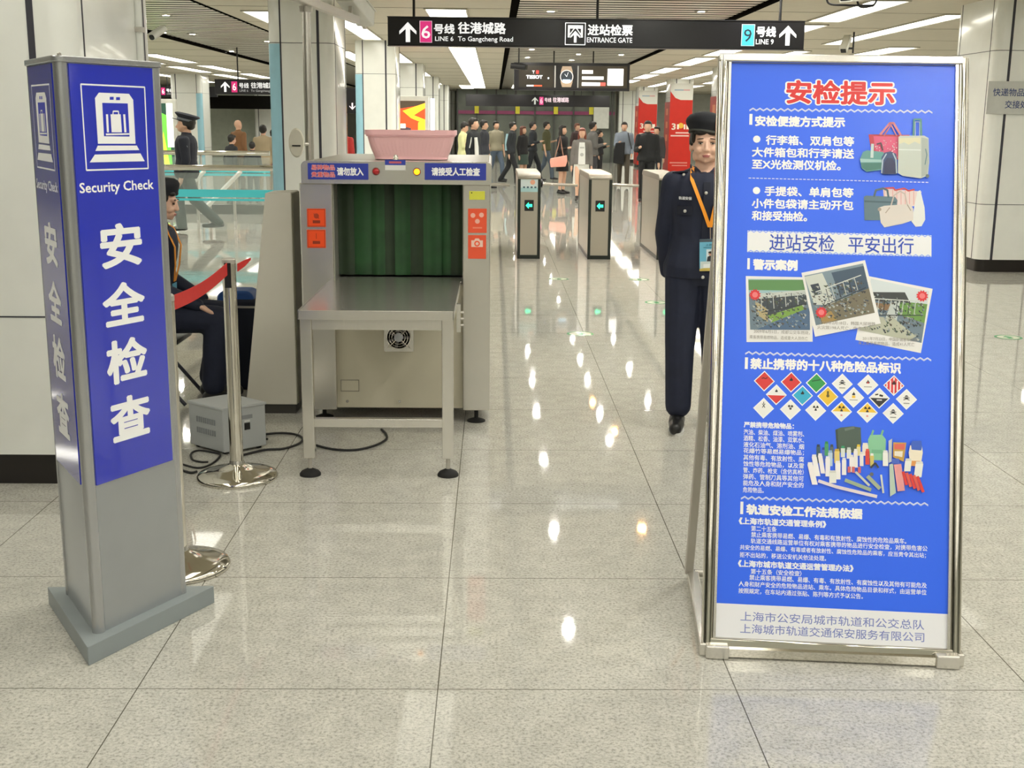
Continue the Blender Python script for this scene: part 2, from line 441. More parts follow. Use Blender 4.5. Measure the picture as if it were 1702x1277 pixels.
# ------------------------------------------------------------------ ceiling lights (they light the hall)
strip_m = mat('light_strip_diffuser', 'FBF8EC', emit=STRIP_E)
spot_m = mat('downlight_lens', 'FBF9F0', emit=SPOT_E)
warm_m = mat('warm_lamp_lens', 'FFB060', emit=SPOT_E*.5)
rim_m = mat('light_trim', 'B8B4A6', .5)
dim_m = mat('dim_strip_diffuser', 'FBF8EC', emit=.8)
fill_m = mat('fill_strip_diffuser', 'FBF8EC', emit=3.0)
def strip(x, wd, y0, y1, label, group=None, louvre=False, m=None):
    t = thing('ceiling_light', label, 'light', (x, (y0+y1)/2, ZC+(.03 if any(a < x < c_ for a, c_ in REC) else 0)), 0, group); L = (y1-y0)/2; h = wd/2
    MB().box(-h, h, -L, L, -.008, -.002).build('diffuser', m or strip_m, t, smooth=False)
    b = MB()
    for s in (-1, 1): b.box(s*(h+.012)-.012, s*(h+.012)+.012, -L, L, -.02, 0); b.box(-h-.024, h+.024, s*(L+.012)-.012, s*(L+.012)+.012, -.02, 0)
    if louvre:
        y = -L+.6
        while y < L: b.box(-h, h, y-.006, y+.006, -.014, -.004); y += .6
    b.build('frame', rim_m, t, smooth=False)
strip(-.62, .5, 15.6, 50, 'long continuous ceiling light strip running down the left side of the gates', louvre=True)
strip(-.5, .4, 7.9, 9.1, 'short ceiling light strip nearest the scanner', m=dim_m)
strip(-2.75, .4, 9.0, 11.2, 'short ceiling light strip left of the steel post arm', m=dim_m)
gb = 'added fill strip lights out of view'  # unseen strips added to brighten surfaces that face the camera
for x in (-6.4, -2.1, -.62, .9, 2.6, 4.45, 7):
    for a in (-8.6, -5, -1.4, 2.2): strip(x, .5, a, a+3.2, 'added ceiling light strip, out of view, brightening the hall before the gates', gb, m=fill_m)
for x, a, c_ in ((-3.3,9.5,13.0),(3.62,9.9,13.2),(-6.4,6,9.2),(-6.4,9.8,13),(7,6,9.2),(7,9.8,13)): strip(x, .5, a, c_, 'added ceiling light strip, out of view, brightening the hall before the gates', gb, m=fill_m)  # more added strips, placed where their floor reflections stay hidden
g1 = 'ceiling strip lights right of the recess'
strip(4.45, .42, 10.4, 12.2, 'short dim ceiling light strip above the notice board', m=dim_m)
for k, (a, c_) in enumerate(((14.0,16.8),(17.4,21.0),(21.7,25.2),(25.95,29.4),(30.65,33.9),(34.75,38.0),(39.2,41.9),(43,46))):
    strip(4.45, .42, a, c_, 'short ceiling light strip in the line running beside the right recess edge', g1)
for a, c_ in ((7,10.4),(15.6,21.4),(23.4,29.5),(31.2,37.8),(39.5,46)):  # the nearest one is unseen, added to light the near zone
    strip(5.83, .3, a, c_, 'long ceiling light strip between the right hand columns', 'ceiling strip lights between the right columns')
for a, c_ in ((15.2,21.4),(23.4,29.5),(31.5,37.8),(39.6,46)):
    strip(-2.1, .3, a, c_, 'ceiling light strip between the left hand columns', 'ceiling strip lights between the left columns')
for a, c_ in ((16.2,18.8),(20,23),(25,29)):
    strip(-3.1, .34, a, c_, 'ceiling light strip left of the left column row', 'ceiling strip lights left of the columns')
for x in (-7.5, -8.5, -10.5, -13.):  # the outermost row is added to brighten the left concourse
    for k in range(8):
        a = 6+k*5.2+(.8 if x == -8.5 else 0)
        strip(x, .4, a, a+3.8, 'ceiling light strip over the far left concourse', 'ceiling strip lights over the left concourse')
for k in range(7): strip(9.3, .4, -4+7*k, 1.5+7*k, 'added ceiling light strip brightening the right aisle', 'ceiling strip lights over the right aisle')
for x in (-1.1, .95, 2.6, 4.45): strip(x, .5, 46.4, 50.8, 'added ceiling light strip brightening the far end of the hall', 'added fill strip lights at the far end')  # strips added to lift the brightness of the far floor
for x in (7.3, 11.5):  # strips added to lighten the dark far right
    for a in (22, 33, 44): strip(x, .5, a, a+9, 'added ceiling light strip brightening the right aisle', 'ceiling strip lights over the right aisle')
spots = [(.75,y,0) for y in (-3,0,2.5,5.1,7.9,10.83,13.72,16.8,19.8,22.3,25.3,28.4,31.4,34.4,38.5,43.6)]
spots += [(1.82,y,0) for y in (-1.5,2,5.4,8.7,11.6,14.99,17.95,19.68,22.4,24.5,26.9,29.3,33,37.5,42.5)]+[(1.82,13.78,1),(1.76,20.5,1),(1.95,18.45,1)]
spots += [(2.75,y,0) for y in (6,9.5,13,16.6,20.6,23.6,26.9,31)]
spots = [(x*.967,y*.967,k) for x,y,k in spots]
spots += [(x,y,0) for x,y in ((-5.55,20.9),(-5.14,21.2),(-4.19,22.9),(-5.55,26.2),(-5.55,31.3),(-4.5,29),(-4.4,36),(-4.6,17.5),(-5.3,16))]
proto = None
for x, y, wm in spots:
    if proto is None:
        proto = thing('downlight', 'small round white downlight in the slatted ceiling recess', 'light', (x,y,ZC+.04), 0, 'round downlights in the slatted ceiling')
        MB().lathe([(.045,-.006),(.045,-.002)],20).build('lens', spot_m, proto)
        MB().lathe([(.047,0),(.047,-.012),(.085,-.012),(.09,0)],20).build('rim', rim_m, proto)
        t = proto
    elif wm:
        t = thing('downlight', 'small warm orange downlight in the slatted ceiling recess', 'light', (x,y,ZC+.04), 0, 'orange downlights in the slatted ceiling')
        MB().lathe([(.045,-.006),(.045,-.002)],20).build('lens', warm_m, t)
        MB().lathe([(.047,0),(.047,-.012),(.08,-.012),(.085,0)],20).build('rim', rim_m, t)
    else:
        t = copy_tree(proto)
    t.location = (x, y, ZC+.04)
# ================================================================== SECURITY PILLAR (three sided)
alu = mat('silver_aluminium', 'A9ADB0', .32, .55, vary=.03)
alu_post = mat('silver_corner_post', 'B4B6B8', .25, .75, vary=.02)
base_grey = mat('grey_painted_base', '8C9496', .45)
def px_seg(pl, pts): return [pl.uv(*p) for p in pts]
def security_pillar():
    C = Vector((-1.213, 3.657, 0)); a0 = -88.5
    t = thing('information_pillar', 'tall three-sided blue Security Check pillar on grey triangular base at left', 'sign', C)
    V = [Vector((math.cos(math.radians(a0+120*k)), math.sin(math.radians(a0+120*k)), 0)) for k in range(3)]
    def tri(R, r, n=6):
        out = []
        for k in range(3):
            for j in range(n+1):
                a = math.radians(a0+120*k-60+120*j/n); c = V[k]*R
                out.append((c.x+r*math.cos(a), c.y+r*math.sin(a)))
        return out
    MB().prism(tri(.318, .002, 1), 0, .06).build('base_plate', base_grey, t, smooth=False, bevel=.003)
    MB().prism(tri(.205, .016), .06, 1.755).build('body', alu, t)
    for k in range(3):
        c = V[k]*.205; MB().lathe([(.020,.06),(.020,1.756)], 20, (c.x,c.y,0)).build('corner_post', alu_post, t)
    MB().prism(tri(.205, .026), 1.755, 1.772).build('cap', alu_post, t, bevel=.003)
    b = MB(); c = V[0]*.205; b.lathe([(.006,1.772),(.006,1.778),(.003,1.78)], 10, (c.x,c.y,0)); b.build('cap_screw', steel, t)
    planes = []
    for k in range(3):
        A = C+V[k]*.205; B = C+V[(k+1)%3]*.205; u = (B-A).normalized(); n = u.cross(Vector((0,0,1)))
        planes.append(Plane(A+n*.0175, u, (0,0,1), C))
    ref = planes[0]; q = ref.q
    x0 = q((108,101),(157,807)); x1 = q((255,107),(283,767))
    xa = (x0[0][0]+x0[1][0])/2; xb = (x1[0][0]+x1[1][0])/2; za = (x0[1][1]+x1[1][1])/2; zb = 1.752; print('panel', xa, xb, za); xa = max(xa,.012); xb = min(xb,.345)
    bl = mat('blue_sign_panel', '2434C4', .06, vary=.015, coat=1., spec=.9)
    # lettering measured once on the front face, repeated on the other faces
    icon = {'out': q((133,140),(239,145),(245,280),(142.5,283)),
            'mach': q((156.5,163),(163,154),(213,156),(220,166),(224,239),(161.5,239)),
            'open': q((168.5,171),(211,172),(214,227),(171.5,226.5)),
            'w1': q((181,161),(187.5,161),(187.5,166),(181,166)), 'w2': q((191.5,161.5),(198,161.5),(198,166.5),(191.5,166.5)),
            'belt1': q((161,242),(226,242),(230,249.5),(157,251)), 'belt2': q((156,257),(232,255),(239,268),(147.5,270)),
            's1': q((174.5,190),(178,190),(179.5,220),(176,220)), 's2': q((182,190),(199,190),(201,220),(184,220)), 's3': q((203,190),(206.5,190),(208.5,220),(205,220)),
            'sb': q((174,222),(213,221.5),(213.5,224),(174.5,225)), 'h': q((186,190),(186.5,185),(195,185),(195.5,190))}
    words = []
    for s_, (l, tp, r, bt), bo in (('安',(165,368,235,447),.035),('全',(169,466,240,542.5),.035),('检',(175.5,559,244,638),.035),('查',(182,654,249,732),.035)):
        mx, my = (l+r)/2, (tp+bt)/2; c = ref.uv(mx, my)
        u0 = ref.uv(l,my)[0]; u1 = ref.uv(r,my)[0]; h = (ref.uv(mx,tp)[1]-ref.uv(mx,bt)[1])
        words.append((s_, u0, u1, c[1], h*.93, bo))
    e0 = ref.uv(131,314); e1 = ref.uv(254,310); eh = ref.uv(190,302)[1]-ref.uv(190,324)[1]
    for k, pl in enumerate(planes):
        b = MB(); b.box(xa, xb, za, zb, -.002, .0025)
        pan = b.build('sign_panel', bl, t, smooth=False, M=pl.F)
        F = pl.F @ Matrix.Translation((0,0,.003))
        P = Print(F); o = icon['out']; P.line(o+[o[0]], .0045, WHITE)
        for a, cc in (('mach',WHITE),('open','2231C0'),('w1','2231C0'),('w2','2231C0'),('belt1',WHITE),('belt2',WHITE),('s1',WHITE),('s2',WHITE),('s3',WHITE),('sb',WHITE)): P.poly(icon[a], cc)
        P.line(icon['h'], .004, WHITE)
        P.build('luggage_scanner_pictogram', pan)
        P = Print(F); P.text('Security Check', e0[0], e1[0], (e0[1]+e1[1])/2, eh, WHITE, .022); P.build('english_lettering', pan)
        for s_, u0, u1, vc, h, bo in words:
            P = Print(F); P.text(s_, u0, u1, vc, h, WHITE, bo, res=4); P.build('chinese_character', pan)
security_pillar()

# ================================================================== LEANING NOTICE BOARD
def notice_board():
    O = Vector((1.04, 3.4, .052)); R = Vector((1.04, 3.4, 0))
    M = (Matrix.Rotation(-.095,3,'Z') @ Matrix.Rotation(-.284,3,'X') @ Matrix.Rotation(.008,3,'Y'))
    u = M @ Vector((1,0,0)); v = M @ Vector((0,0,1))
    t = thing('notice_board', 'large blue security check notice in leaning polished steel frame at right', 'notice board', R)
    pl = Plane(O, u, v, R); F = pl.F
    W2, HT = .351, 1.814
    Fb = F
    def part(b, n, m, **k): return b.build(n, m, t, M=Fb, **k)
    # in the board's space: x right, y up the board, z towards the viewer
    part(MB().box(-W2-.006, W2+.006, -.02, HT+.01, -.02, -.004), 'backing_panel', steel_dull, smooth=False)
    for s in (-1, 1):
        b = MB(); b.cyl((s*.3735,-.045,-.006),(s*.3735,HT+.022,-.006),.0185,16); part(b, 'frame_upright', chrome)
        b = MB(); b.box(s*.353-.004, s*.353+.004, -.01, HT+.004, -.004, .007); part(b, 'inner_channel', steel, smooth=False)
    part(MB().box(-.388,.37,HT+.001,HT+.028,-.022,.012), 'frame_top_rail', steel, bevel=.004)
    part(MB().box(-.37,.37,-.036,-.001,-.02,.010), 'frame_bottom_rail', chrome, bevel=.005)
    # floor frame: feet, side rails, rear legs
    c, s_ = math.cos(-.095), math.sin(-.095)
    def g(x, y, z): return (x*c-y*s_, x*s_+y*c, z)
    for s in (-1, 1):
        b = MB(); b.bar(g(s*.378-.0,-.022,.02), g(s*.378,.615,.02), .04, .04); b.build('floor_rail', steel, t, smooth=False, bevel=.003)
        b = MB(); b.bar(g(s*.345-.035,-.02,.022), g(s*.345+.035,-.02,.022), .05, .042); b.build('foot_block', steel, t, smooth=False, bevel=.004)
        b = MB(); b.bar(g(s*.392,.6,.03), g(s*.33,.56,1.70), .03, .022, (0,1,0)); b.build('rear_leg', steel_dull, t, smooth=False, bevel=.003)
    b = MB(); b.cyl(g(-.37,.6,.03), g(.37,.6,.03), .012); b.build('rear_crossbar', steel_dull, t)
    b = MB(); b.bar(g(-.34,-.02,.02), g(.34,-.02,.02), .03, .026); b.build('front_crossbar', chrome, t, smooth=False)
    BL = '2F6CFF'
    pm = bpy.data.materials.new('notice_print'); pm.use_nodes = True
    P = Print(F @ Matrix.Translation((0,0,-.0035))); P.rect(-W2, W2, 0, HT, BL)
    prn = mat_print('notice_print_ink', .35)
    poster = P.build('poster', t, prn)
    FT = F @ Matrix.Translation((0,0,-.0028))
    def new(): return Print(FT)
    def fin(P, n): return P.build(n, poster, prn)
    T = lambda P, *a, **k: pl.txt(P, *a, **k)
    # title
    P = new(); T(P,'安检提示',1304,151.5,1491,155.5,44,WHITE,.085,res=4); T(P,'安检提示',1307,151.5,1488,155.5,40,'E02222',.035,res=4); fin(P,'title_lettering')
    def wavy(x0,y0,x1,y1):
        a = pl.uv(x0,y0); b = pl.uv(x1,y1); P = new(); n = 52; pts = []
        for k in range(n+1): pts.append((a[0]+(b[0]-a[0])*k/n, a[1]+(b[1]-a[1])*k/n+(.0035 if k % 2 else -.0035)))
        P.line(pts, .003, 'DCE6FF'); P.line([(p[0],p[1]-.003) for p in pts], .0018, 'B9CCFF'); fin(P,'divider_line')
    wavy(1246,181,1550,185); wavy(1239,586,1548,597); wavy(1232,827,1543,838)
    a = pl.uv(1244.6,295.7); b = pl.uv(1545,303.6); P = new(); n = 46
    for k in range(n):
        q0 = k/n; q1 = (k+.62)/n; P.line([(a[0]+(b[0]-a[0])*q0, a[1]+(b[1]-a[1])*q0),(a[0]+(b[0]-a[0])*q1, a[1]+(b[1]-a[1])*q1)], .0028, 'DCE6FF')
    fin(P,'dashed_line')
    def heading(s, bar, xl, yl, xr, yr, h, bold=.05):
        P = new(); x0,y0,x1,y1 = bar; p0 = pl.uv(x0,y0); p1 = pl.uv(x1,y1); P.rect(p0[0],max(p1[0],p0[0]+.008),p1[1],p0[1],WHITE)
        T(P, s, xl, yl, xr, yr, h, WHITE, bold); fin(P,'heading_lettering')
    heading('安检便捷方式提示',(1246,189,1250.5,207),1255,200.5,1405,203,18)
    heading('警示案例',(1242.5,429,1246,447.5),1251.6,439,1326,441.5,18.5,.065)
    heading('禁止携带的十八种危险品标识',(1238.5,594,1243,613.5),1247,603.8,1498,612.5,19)
    heading('轨道安检工作法规依据',(1231,834,1235.3,855),1240.5,847.5,1434,853.8,18,.06)
    for bx,by in ((1258,231),(1257.6,316.5)):
        P = new(); p = pl.uv(bx,by); P.disc(p[0],p[1],.0115,WHITE); fin(P,'bullet_dot')
    for s,xl,yl,xr,yr in (('行李箱、双肩包等',1273,232.5,1420,234.5),('大件箱包和行李请送',1250,252.6,1420,255.2),('至X光检测仪机检。',1250,272.3,1398,275.2),
                          ('手提袋、单肩包等',1271,317.5,1419,320),('小件包袋请主动开包',1249.7,338,1419,341),('和接受抽检。',1249.7,358,1342,360)):
        P = new(); T(P,s,xl,yl,xr,yr,16.5,WHITE,.035); fin(P,'advice_lettering')
    # white slogan strip
    P = new(); P.poly(pl.q((1242.6,383),(1548.6,391),(1548.6,426.5),(1242,418.5)), 'F2F3F6')
    def edge(x0,y0,x1,y1,c_):
        a = pl.uv(x0,y0); b = pl.uv(x1,y1); n = 60
        P.line([(a[0]+(b[0]-a[0])*k/n, a[1]+(b[1]-a[1])*k/n+(.003 if k % 2 else -.003)) for k in range(n+1)], .0028, c_)
    edge(1243,384,1548,392,'8FB0FF'); edge(1243,417.5,1548,425.5,'8FB0FF')
    T(P,'进站安检',1279,402,1387,405,28,'2A4FC0',.012,res=4); T(P,'平安出行',1410,406,1519,409,27,'2A4FC0',.012,res=4); fin(P,'slogan_strip')
    # pictures: luggage
    Q = pl.q
    P = new()
    P.poly(Q((1444,223),(1512,224),(1512,240),(1494,270),(1494,264),(1450,262)),'C22B3C'); P.poly(Q((1452,226),(1509,227),(1500,268),(1490,264),(1455,250)),'E0527C')
    for k in range(40):
        x = random.uniform(1454,1506); y = random.uniform(229,262); p = pl.uv(x,y); P.disc(p[0],p[1],.002,random.choice(('F6DFE6','F4B9C8')),5)
    P.line(Q((1463,224),(1479,205),(1485,205),(1497,225)),.007,'D07C86'); P.line(Q((1469,226),(1481,208),(1490,226)),.004,'C26A76')
    P.poly(Q((1429,265),(1434,253),(1441,250),(1468,253),(1472,262),(1470,282),(1440,286),(1432,280)),'5F9C98'); P.poly(Q((1429,264),(1470,266),(1468,270),(1430,270)),'9FC7C4'); P.poly(Q((1430,271),(1467,271),(1465,281),(1440,284),(1433,279)),'3F7A70')
    P.line(Q((1450,240),(1449,262)),.009,'C9DAD8'); P.line(Q((1457,240),(1464,238),(1467,250)),.004,'33343E')
    P.poly(Q((1465,262),(1470,254),(1480,252),(1489,256),(1491,268),(1491,290),(1466,290)),'2B4375'); P.poly(Q((1469,272),(1474,263),(1483,263),(1488,272),(1488,289),(1469,289)),'1A2656'); P.line(Q((1465,288),(1467,266),(1473,256)),.004,'B7C9D8'); P.line(Q((1490,288),(1489,266),(1484,255)),.004,'B7C9D8')
    P.line(Q((1518,226),(1519,199),(1530,199),(1531,227)),.006,'4A8E88'); P.line(Q((1521,226),(1521,203),(1528,203),(1528,226)),.002,'BFD3D2')
    P.poly(Q((1493,228),(1496,226),(1536,226),(1543,230),(1544,270),(1542,292),(1530,297),(1500,293),(1492,288)),'C5CCC2'); P.poly(Q((1494,230),(1530,229),(1529,240),(1520,236),(1510,241),(1502,237),(1494,240)),'DCD7B4'); P.poly(Q((1493,248),(1530,249),(1530,251),(1493,250)),'DDE3DD'); P.poly(Q((1531,229),(1542,231),(1543,270),(1541,290),(1531,295)),'A9B3AC'); P.line(Q((1538,248),(1540,258),(1537,274)),.003,'5A7D86'); P.disc(*pl.uv(1541,293),.006,'5C6F74',10)
    fin(P,'luggage_picture')
    P = new()
    P.poly(Q((1468,313),(1532,318),(1528,342),(1490,345),(1470,340)),'E9D6D2')
    for k in range(8): P.line(Q((1470+k*7,314+k*.6),(1470+k*7,340)),.0022,'E4A9A6')
    P.line(Q((1469,313),(1485,312),(1488,316),(1503,313),(1510,317),(1520,315)),.005,'CF4A4C')
    P.poly(Q((1436,327),(1440,325),(1488,327),(1492,333),(1488,366),(1437,366)),'5F7A86'); P.poly(Q((1437,333),(1490,335),(1489,338),(1437,336)),'435E6B'); P.line(Q((1453,327),(1456,316),(1468,313),(1475,316),(1477,328)),.006,'4E6670')
    P.poly(Q((1525,318),(1530,316),(1537,345),(1538,365),(1532,376),(1522,377),(1515,368)),'E6E8E6')
    P.line(Q((1481,342),(1486,325),(1496,318),(1504,322),(1508,340)),.004,'C9BBB2')
    P.poly(Q((1461,345),(1470,342),(1512,339),(1518,346),(1518,366),(1500,372),(1470,378),(1464,370)),'DED6CF'); P.disc(*pl.uv(1462,348),.006,'A89A8C',8); P.line(Q((1472,354),(1479,345)),.003,'A89A8C'); P.line(Q((1508,340),(1514,350)),.003,'A89A8C')
    fin(P,'handbag_picture')
    # three tilted photographs of burnt vehicles
    def photo(cor, img, scene, burst, cap, lift=0):
        P = Print(FT @ Matrix.Translation((0,0,lift))); P.poly(Q(*cor),'EFEEEC'); P.poly(Q(*img),'6F8290')
        I = [Vector(pl.uv(*p)) for p in img]
        def m(a, b): return (I[0]*(1-a)+I[1]*a)*(1-b)+(I[3]*(1-a)+I[2]*a)*b
        for cc, pts in scene: P.poly([m(*p) for p in pts], cc)
        for k in range(260):
            a_, b_ = random.uniform(.02,.93), random.uniform(.24,.93); d = random.uniform(.015,.06)
            P.poly([m(a_,b_),m(min(a_+d,1),b_+d*.3),m(min(a_+d*.6,1),min(b_+d,1))], random.choice(scene[0][2] if len(scene[0])>2 else ('3A4550','8D9AA0','5B5348','B9BDB6','4A5A44','2E343A')), k > 0)
        for k in range(7):
            a_ = .2+.1*k; P.line([m(a_,.36-.02*k), m(a_+.01,.62-.02*k)], .0022, ('C9CEC9','2E3438')[k % 2])
        P.line([m(.12,.36),m(.92,.22)], .003, 'D3D8D2'); P.line([m(.2,.66),m(.95,.48)], .0025, '2A3034')
        p = pl.uv(*burst); n = 24
        P.poly([(p[0]+(.019 if k % 2 else .014)*math.cos(2*PI*k/n), p[1]+(.019 if k % 2 else .014)*math.sin(2*PI*k/n)) for k in range(n)],'E03038'); P.disc(p[0],p[1],.009,'EE7C80',12)
        for (xl,yl,xr,yr,s) in cap: T(P,s,xl,yl,xr,yr,6.2,'9A958E',0); 
        fin(P,'accident_photograph')
    photo([(1239.8,458.7),(1350,461),(1351,568),(1241,568.6)], [(1243.8,463.5),(1345,465),(1346.5,548.5),(1247,548)],
          [('9FC3C9',[(0,0),(1,0),(1,.3),(0,.3)]),('5E8F55',[(0,.02),(1,.0),(1,.22),(0,.22)]),('C9D0CB',[(.02,.3),(.95,.2),(.95,.3),(.1,.42)]),('39434B',[(.1,.4),(.95,.3),(.95,.5),(.3,.75)]),('7DA545',[(.3,.72),(.9,.5),(.9,.6),(.36,.86)]),('B7A87E',[(.1,.42),(.3,.6),(.3,.85),(.12,.7)]),('4C6888',[(.3,.9),(1,.55),(1,1),(.1,1)])],
          (1255,490), [(1253,551,1346,553,'2009年6月5日，成都公交车燃烧，'),(1246,561,1343,562,'乘客携带易燃物品，造成重大人员伤亡')])
    photo([(1444.8,459),(1550.6,480),(1531,587),(1422,565)], [(1448,463),(1545,484),(1532,570),(1430,549)],
          [('D8E1E4',[(0,0),(1,0),(1,.3),(0,.3)]),('6E9B4A',[(.45,.32),(1,.25),(1,.62),(.5,.55)]),('3B3F40',[(.05,.25),(.6,.12),(.72,.3),(.1,.4)]),('8A6C4C',[(.02,.45),(.5,.38),(.5,.52),(.05,.55)]),('C7CFCB',[(.4,.35),(.55,.3),(.55,.75),(.35,.8)]),('B9BCA8',[(0,.7),(.5,.65),(.9,.9),(.8,1),(0,1)])],
          (1533,492), [(1434,555,1524,573,'2011年7月22日，中国卧铺客车燃烧'),(1427,562,1520,581,'车上携带易燃物品，造成41人死亡')])
    photo([(1332,453.6),(1437.8,432.4),(1464,538),(1354.6,560)], [(1337,458.5),(1434.5,438),(1454,520),(1356,541)],
          [('7F93A0',[(0,0),(1,0),(1,.5),(0,.5)]),('CFD4CC',[(0,.02),(.3,.02),(.42,.7),(.05,.6)]),('2F3A48',[(.06,.2),(.2,.2),(.22,.42),(.1,.42)]),('41566B',[(.45,.05),(1,.05),(1,.55),(.5,.5)]),('77705C',[(.1,.7),(1,.5),(1,1),(.1,1)]),('A88A4E',[(.1,.86),(.3,.78),(.36,.98),(.12,1)])],
          (1365,519.5), [(1362,546,1455,529,'2003年2月18日，韩国大邱地铁'),(1358,554,1450,537,'火灾致198人死亡，伤者147人')], .0024)
    # eighteen hazard diamonds
    def at_c(x, y): return pl.uv(1200+x*.2468, 580+y*.2468)
    hd = .0325
    def flame(P, x, y, s, c_): P.poly([(x-s*.5,y-s*.5),(x-s*.62,y-.05*s),(x-s*.25,y+.2*s),(x,y+s*.9),(x+s*.3,y+.25*s),(x+s*.62,y),(x+s*.45,y-s*.5)], c_)
    def skull(P, x, y, s, c_):
        P.line([(x-s,y-s*.7),(x+s,y+.1*s)],s*.25,c_); P.line([(x+s,y-s*.7),(x-s,y+.1*s)],s*.25,c_); P.disc(x,y+.35*s,s*.6,c_,10); P.disc(x-.22*s,y+.35*s,s*.17,WHITE,6); P.disc(x+.22*s,y+.35*s,s*.17,WHITE,6)
    def tref(P, x, y, s, c_):
        for k in range(3):
            a = math.radians(90+120*k+60); P.poly([(x,y)]+[(x+s*math.cos(a+d), y+s*math.sin(a+d)) for d in (-.5,-.2,.2,.5)], c_)
    D = [(286,217,'E03434','boom'),(467,224,'E03434','fl'),(637,231,'2FA052','cyl'),(811,236,'F4F4F2','sk'),(984,241,'F4F4F2','flr'),(1159,247,'E0303A','str'),
         (367,309,'F4F4F2','halfr'),(543,314,'2FB4DC','fl'),(714,321,'F2C83C','bot'),(888,327,'F4F4F2','boty'),(1061,332,'F4F4F2','cor'),(1244,340,'F4F4F2','sk'),
         (281,400,'F4F4F2','x'),(462,409,'F4F4F2','bio'),(632,415,'F4F4F2','tr'),(806,422,'F4F4F2','ytr'),(980,428,'F4F4F2','ytr'),(1154,435,'F4F4F2','sk')]
    for x, y, c_, k in D:
        x, y = at_c(x, y); P = new(); h = hd; di = lambda r: [(x,y-r),(x+r,y),(x,y+r),(x-r,y)]
        P.poly(di(h), WHITE); P.poly(di(h*.88), c_); K = '1E1E22'; s = .009; yy = y+.008
        if k == 'boom': P.line([(x-.008,yy),(x-.003,yy+.002),(x+.004,yy),(x+.009,yy+.003)],.003,'5A1418')
        if k == 'fl': flame(P,x,yy,s,K)
        if k == 'flr': flame(P,x,yy,s,K); flame(P,x,yy-.002,s*.5,'E03434'); P.rect(x-.012,x+.012,y-.008,y-.006,'8A8A8A')
        if k == 'cyl': P.line([(x-.014,yy-.002),(x+.012,yy+.003)],.003,'155A2C')
        if k == 'sk': skull(P,x,y+.004,s,'2A2A2E'); P.rect(x-.009,x+.009,y-.014,y-.011,'9A9A9A')
        if k == 'str':
            for j in (-2,-1,0,1,2): r = h*.86-abs(j)*.0105; P.rect(x+j*.0105-.0022,x+j*.0105+.0022,y-r,y+r*.9,'F6E8E8')
            flame(P,x,yy,s*1.2,'3A1216')
        if k == 'halfr': P.poly([(x-h*.86,y-.002),(x,y-h*.86),(x+h*.86,y-.002)],'E03434'); flame(P,x,yy+.004,s*.8,K)
        if k == 'bot': P.line([(x,yy-.004),(x,yy+.008)],.006,'6A5A1C'); P.disc(x,yy-.006,.005,'6A5A1C',8)
        if k == 'boty': flame(P,x,yy+.003,s*.9,K); P.rect(x-.005,x+.005,y-.002,y+.006,'F2C83C'); P.rect(x-.012,x+.012,y-.009,y-.007,'8A8A8A')
        if k == 'cor': P.poly([(x-h*.86,y),(x,y-h*.86),(x+h*.86,y)],'2A2A2E'); P.line([(x-.012,yy+.002),(x-.004,yy+.004)],.004,K); P.line([(x+.001,yy+.001),(x+.01,yy-.001)],.006,K); P.rect(x-.008,x+.008,y-.008,y-.004,'D8D8D8')
        if k == 'x': P.line([(x-.004,yy-.006),(x+.004,yy+.006)],.002,K); P.line([(x+.004,yy-.006),(x-.004,yy+.006)],.002,K); P.line([(x,yy+.005),(x,yy+.012)],.002,K)
        if k == 'bio': [P.disc(x+.005*math.cos(a),yy+.005*math.sin(a),.004,'4A4A50',8) for a in (.5,2.6,4.7)]
        if k == 'tr': tref(P,x,yy,.009,K)
        if k == 'ytr': P.poly([(x-h*.86,y),(x+h*.86,y),(x,y+h*.86)],'F2C83C'); tref(P,x,yy+.002,.010,K); P.rect(x-.003,x+.003,y-.014,y-.009,'E89A9A')
        fin(P,'hazard_diamond')
    # list of forbidden goods
    P = new(); T(P,'严禁携带危险物品：',1236.5,706,1320,708.5,10,'EEF2FF',.05); fin(P,'lettering_line')
    rows = ['汽油、柴油、煤油、喷雾剂、','酒精、松香、油漆、双氧水、','液化石油气、溶剂油、烟','花爆竹等易燃易爆物品；','其他有毒、有放射性、腐','蚀性等危险物品，以及雷','管、炸药、枪支（含仿真枪）','弹药、管制刀具等其他可','能危及人身和财产安全的','危险物品。']
    for s, zl, zr in zip(rows, (561,603,646,688,732,775,818,861,904,948), (573,614,658,700,743,787,830,874,918,955)):
        xr = 1337 if s != rows[-1] else 1271
        P = new(); T(P,s,1236.2-.2*rows.index(s)*.6,580+zl*.2468,xr-.2*rows.index(s)*.6,580+zr*.2468,9.3,'EEF3FF',.02,res=1); fin(P,'lettering_line')
    # picture of forbidden goods
    P = new()
    def z(*pts): return [at_c(*p) for p in pts]
    P.poly(z((765,545),(800,530),(880,522),(935,530),(940,640),(925,700),(780,700)),'4D5F55'); P.line(z((830,545),(890,530)),.008,'6A7A70'); P.poly(z((765,545),(780,540),(785,690),(775,680)),'394A42')
    P.poly(z((985,610),(1000,580),(1080,578),(1105,610),(1102,730),(1085,752),(1010,750),(988,730)),'8CCBA2'); P.line(z((1010,580),(1020,550)),.006,'7DBF9A'); P.line(z((1075,580),(1085,550)),.006,'7DBF9A'); P.rect(*[at_c(1010,640)[0],at_c(1080,640)[0],at_c(0,665)[1],at_c(0,640)[1]],'77B890')
    def can(x, y, w_, h_, body, top, tilt=0):
        P.poly(z((x-w_/2,y),(x+w_/2,y),(x+w_/2+tilt,y-h_),(x-w_/2+tilt,y-h_)), body); P.poly(z((x-w_/2+tilt+2,y-h_),(x+w_/2+tilt-2,y-h_),(x+w_/2+tilt-4,y-h_-16),(x-w_/2+tilt+4,y-h_-16)), top)
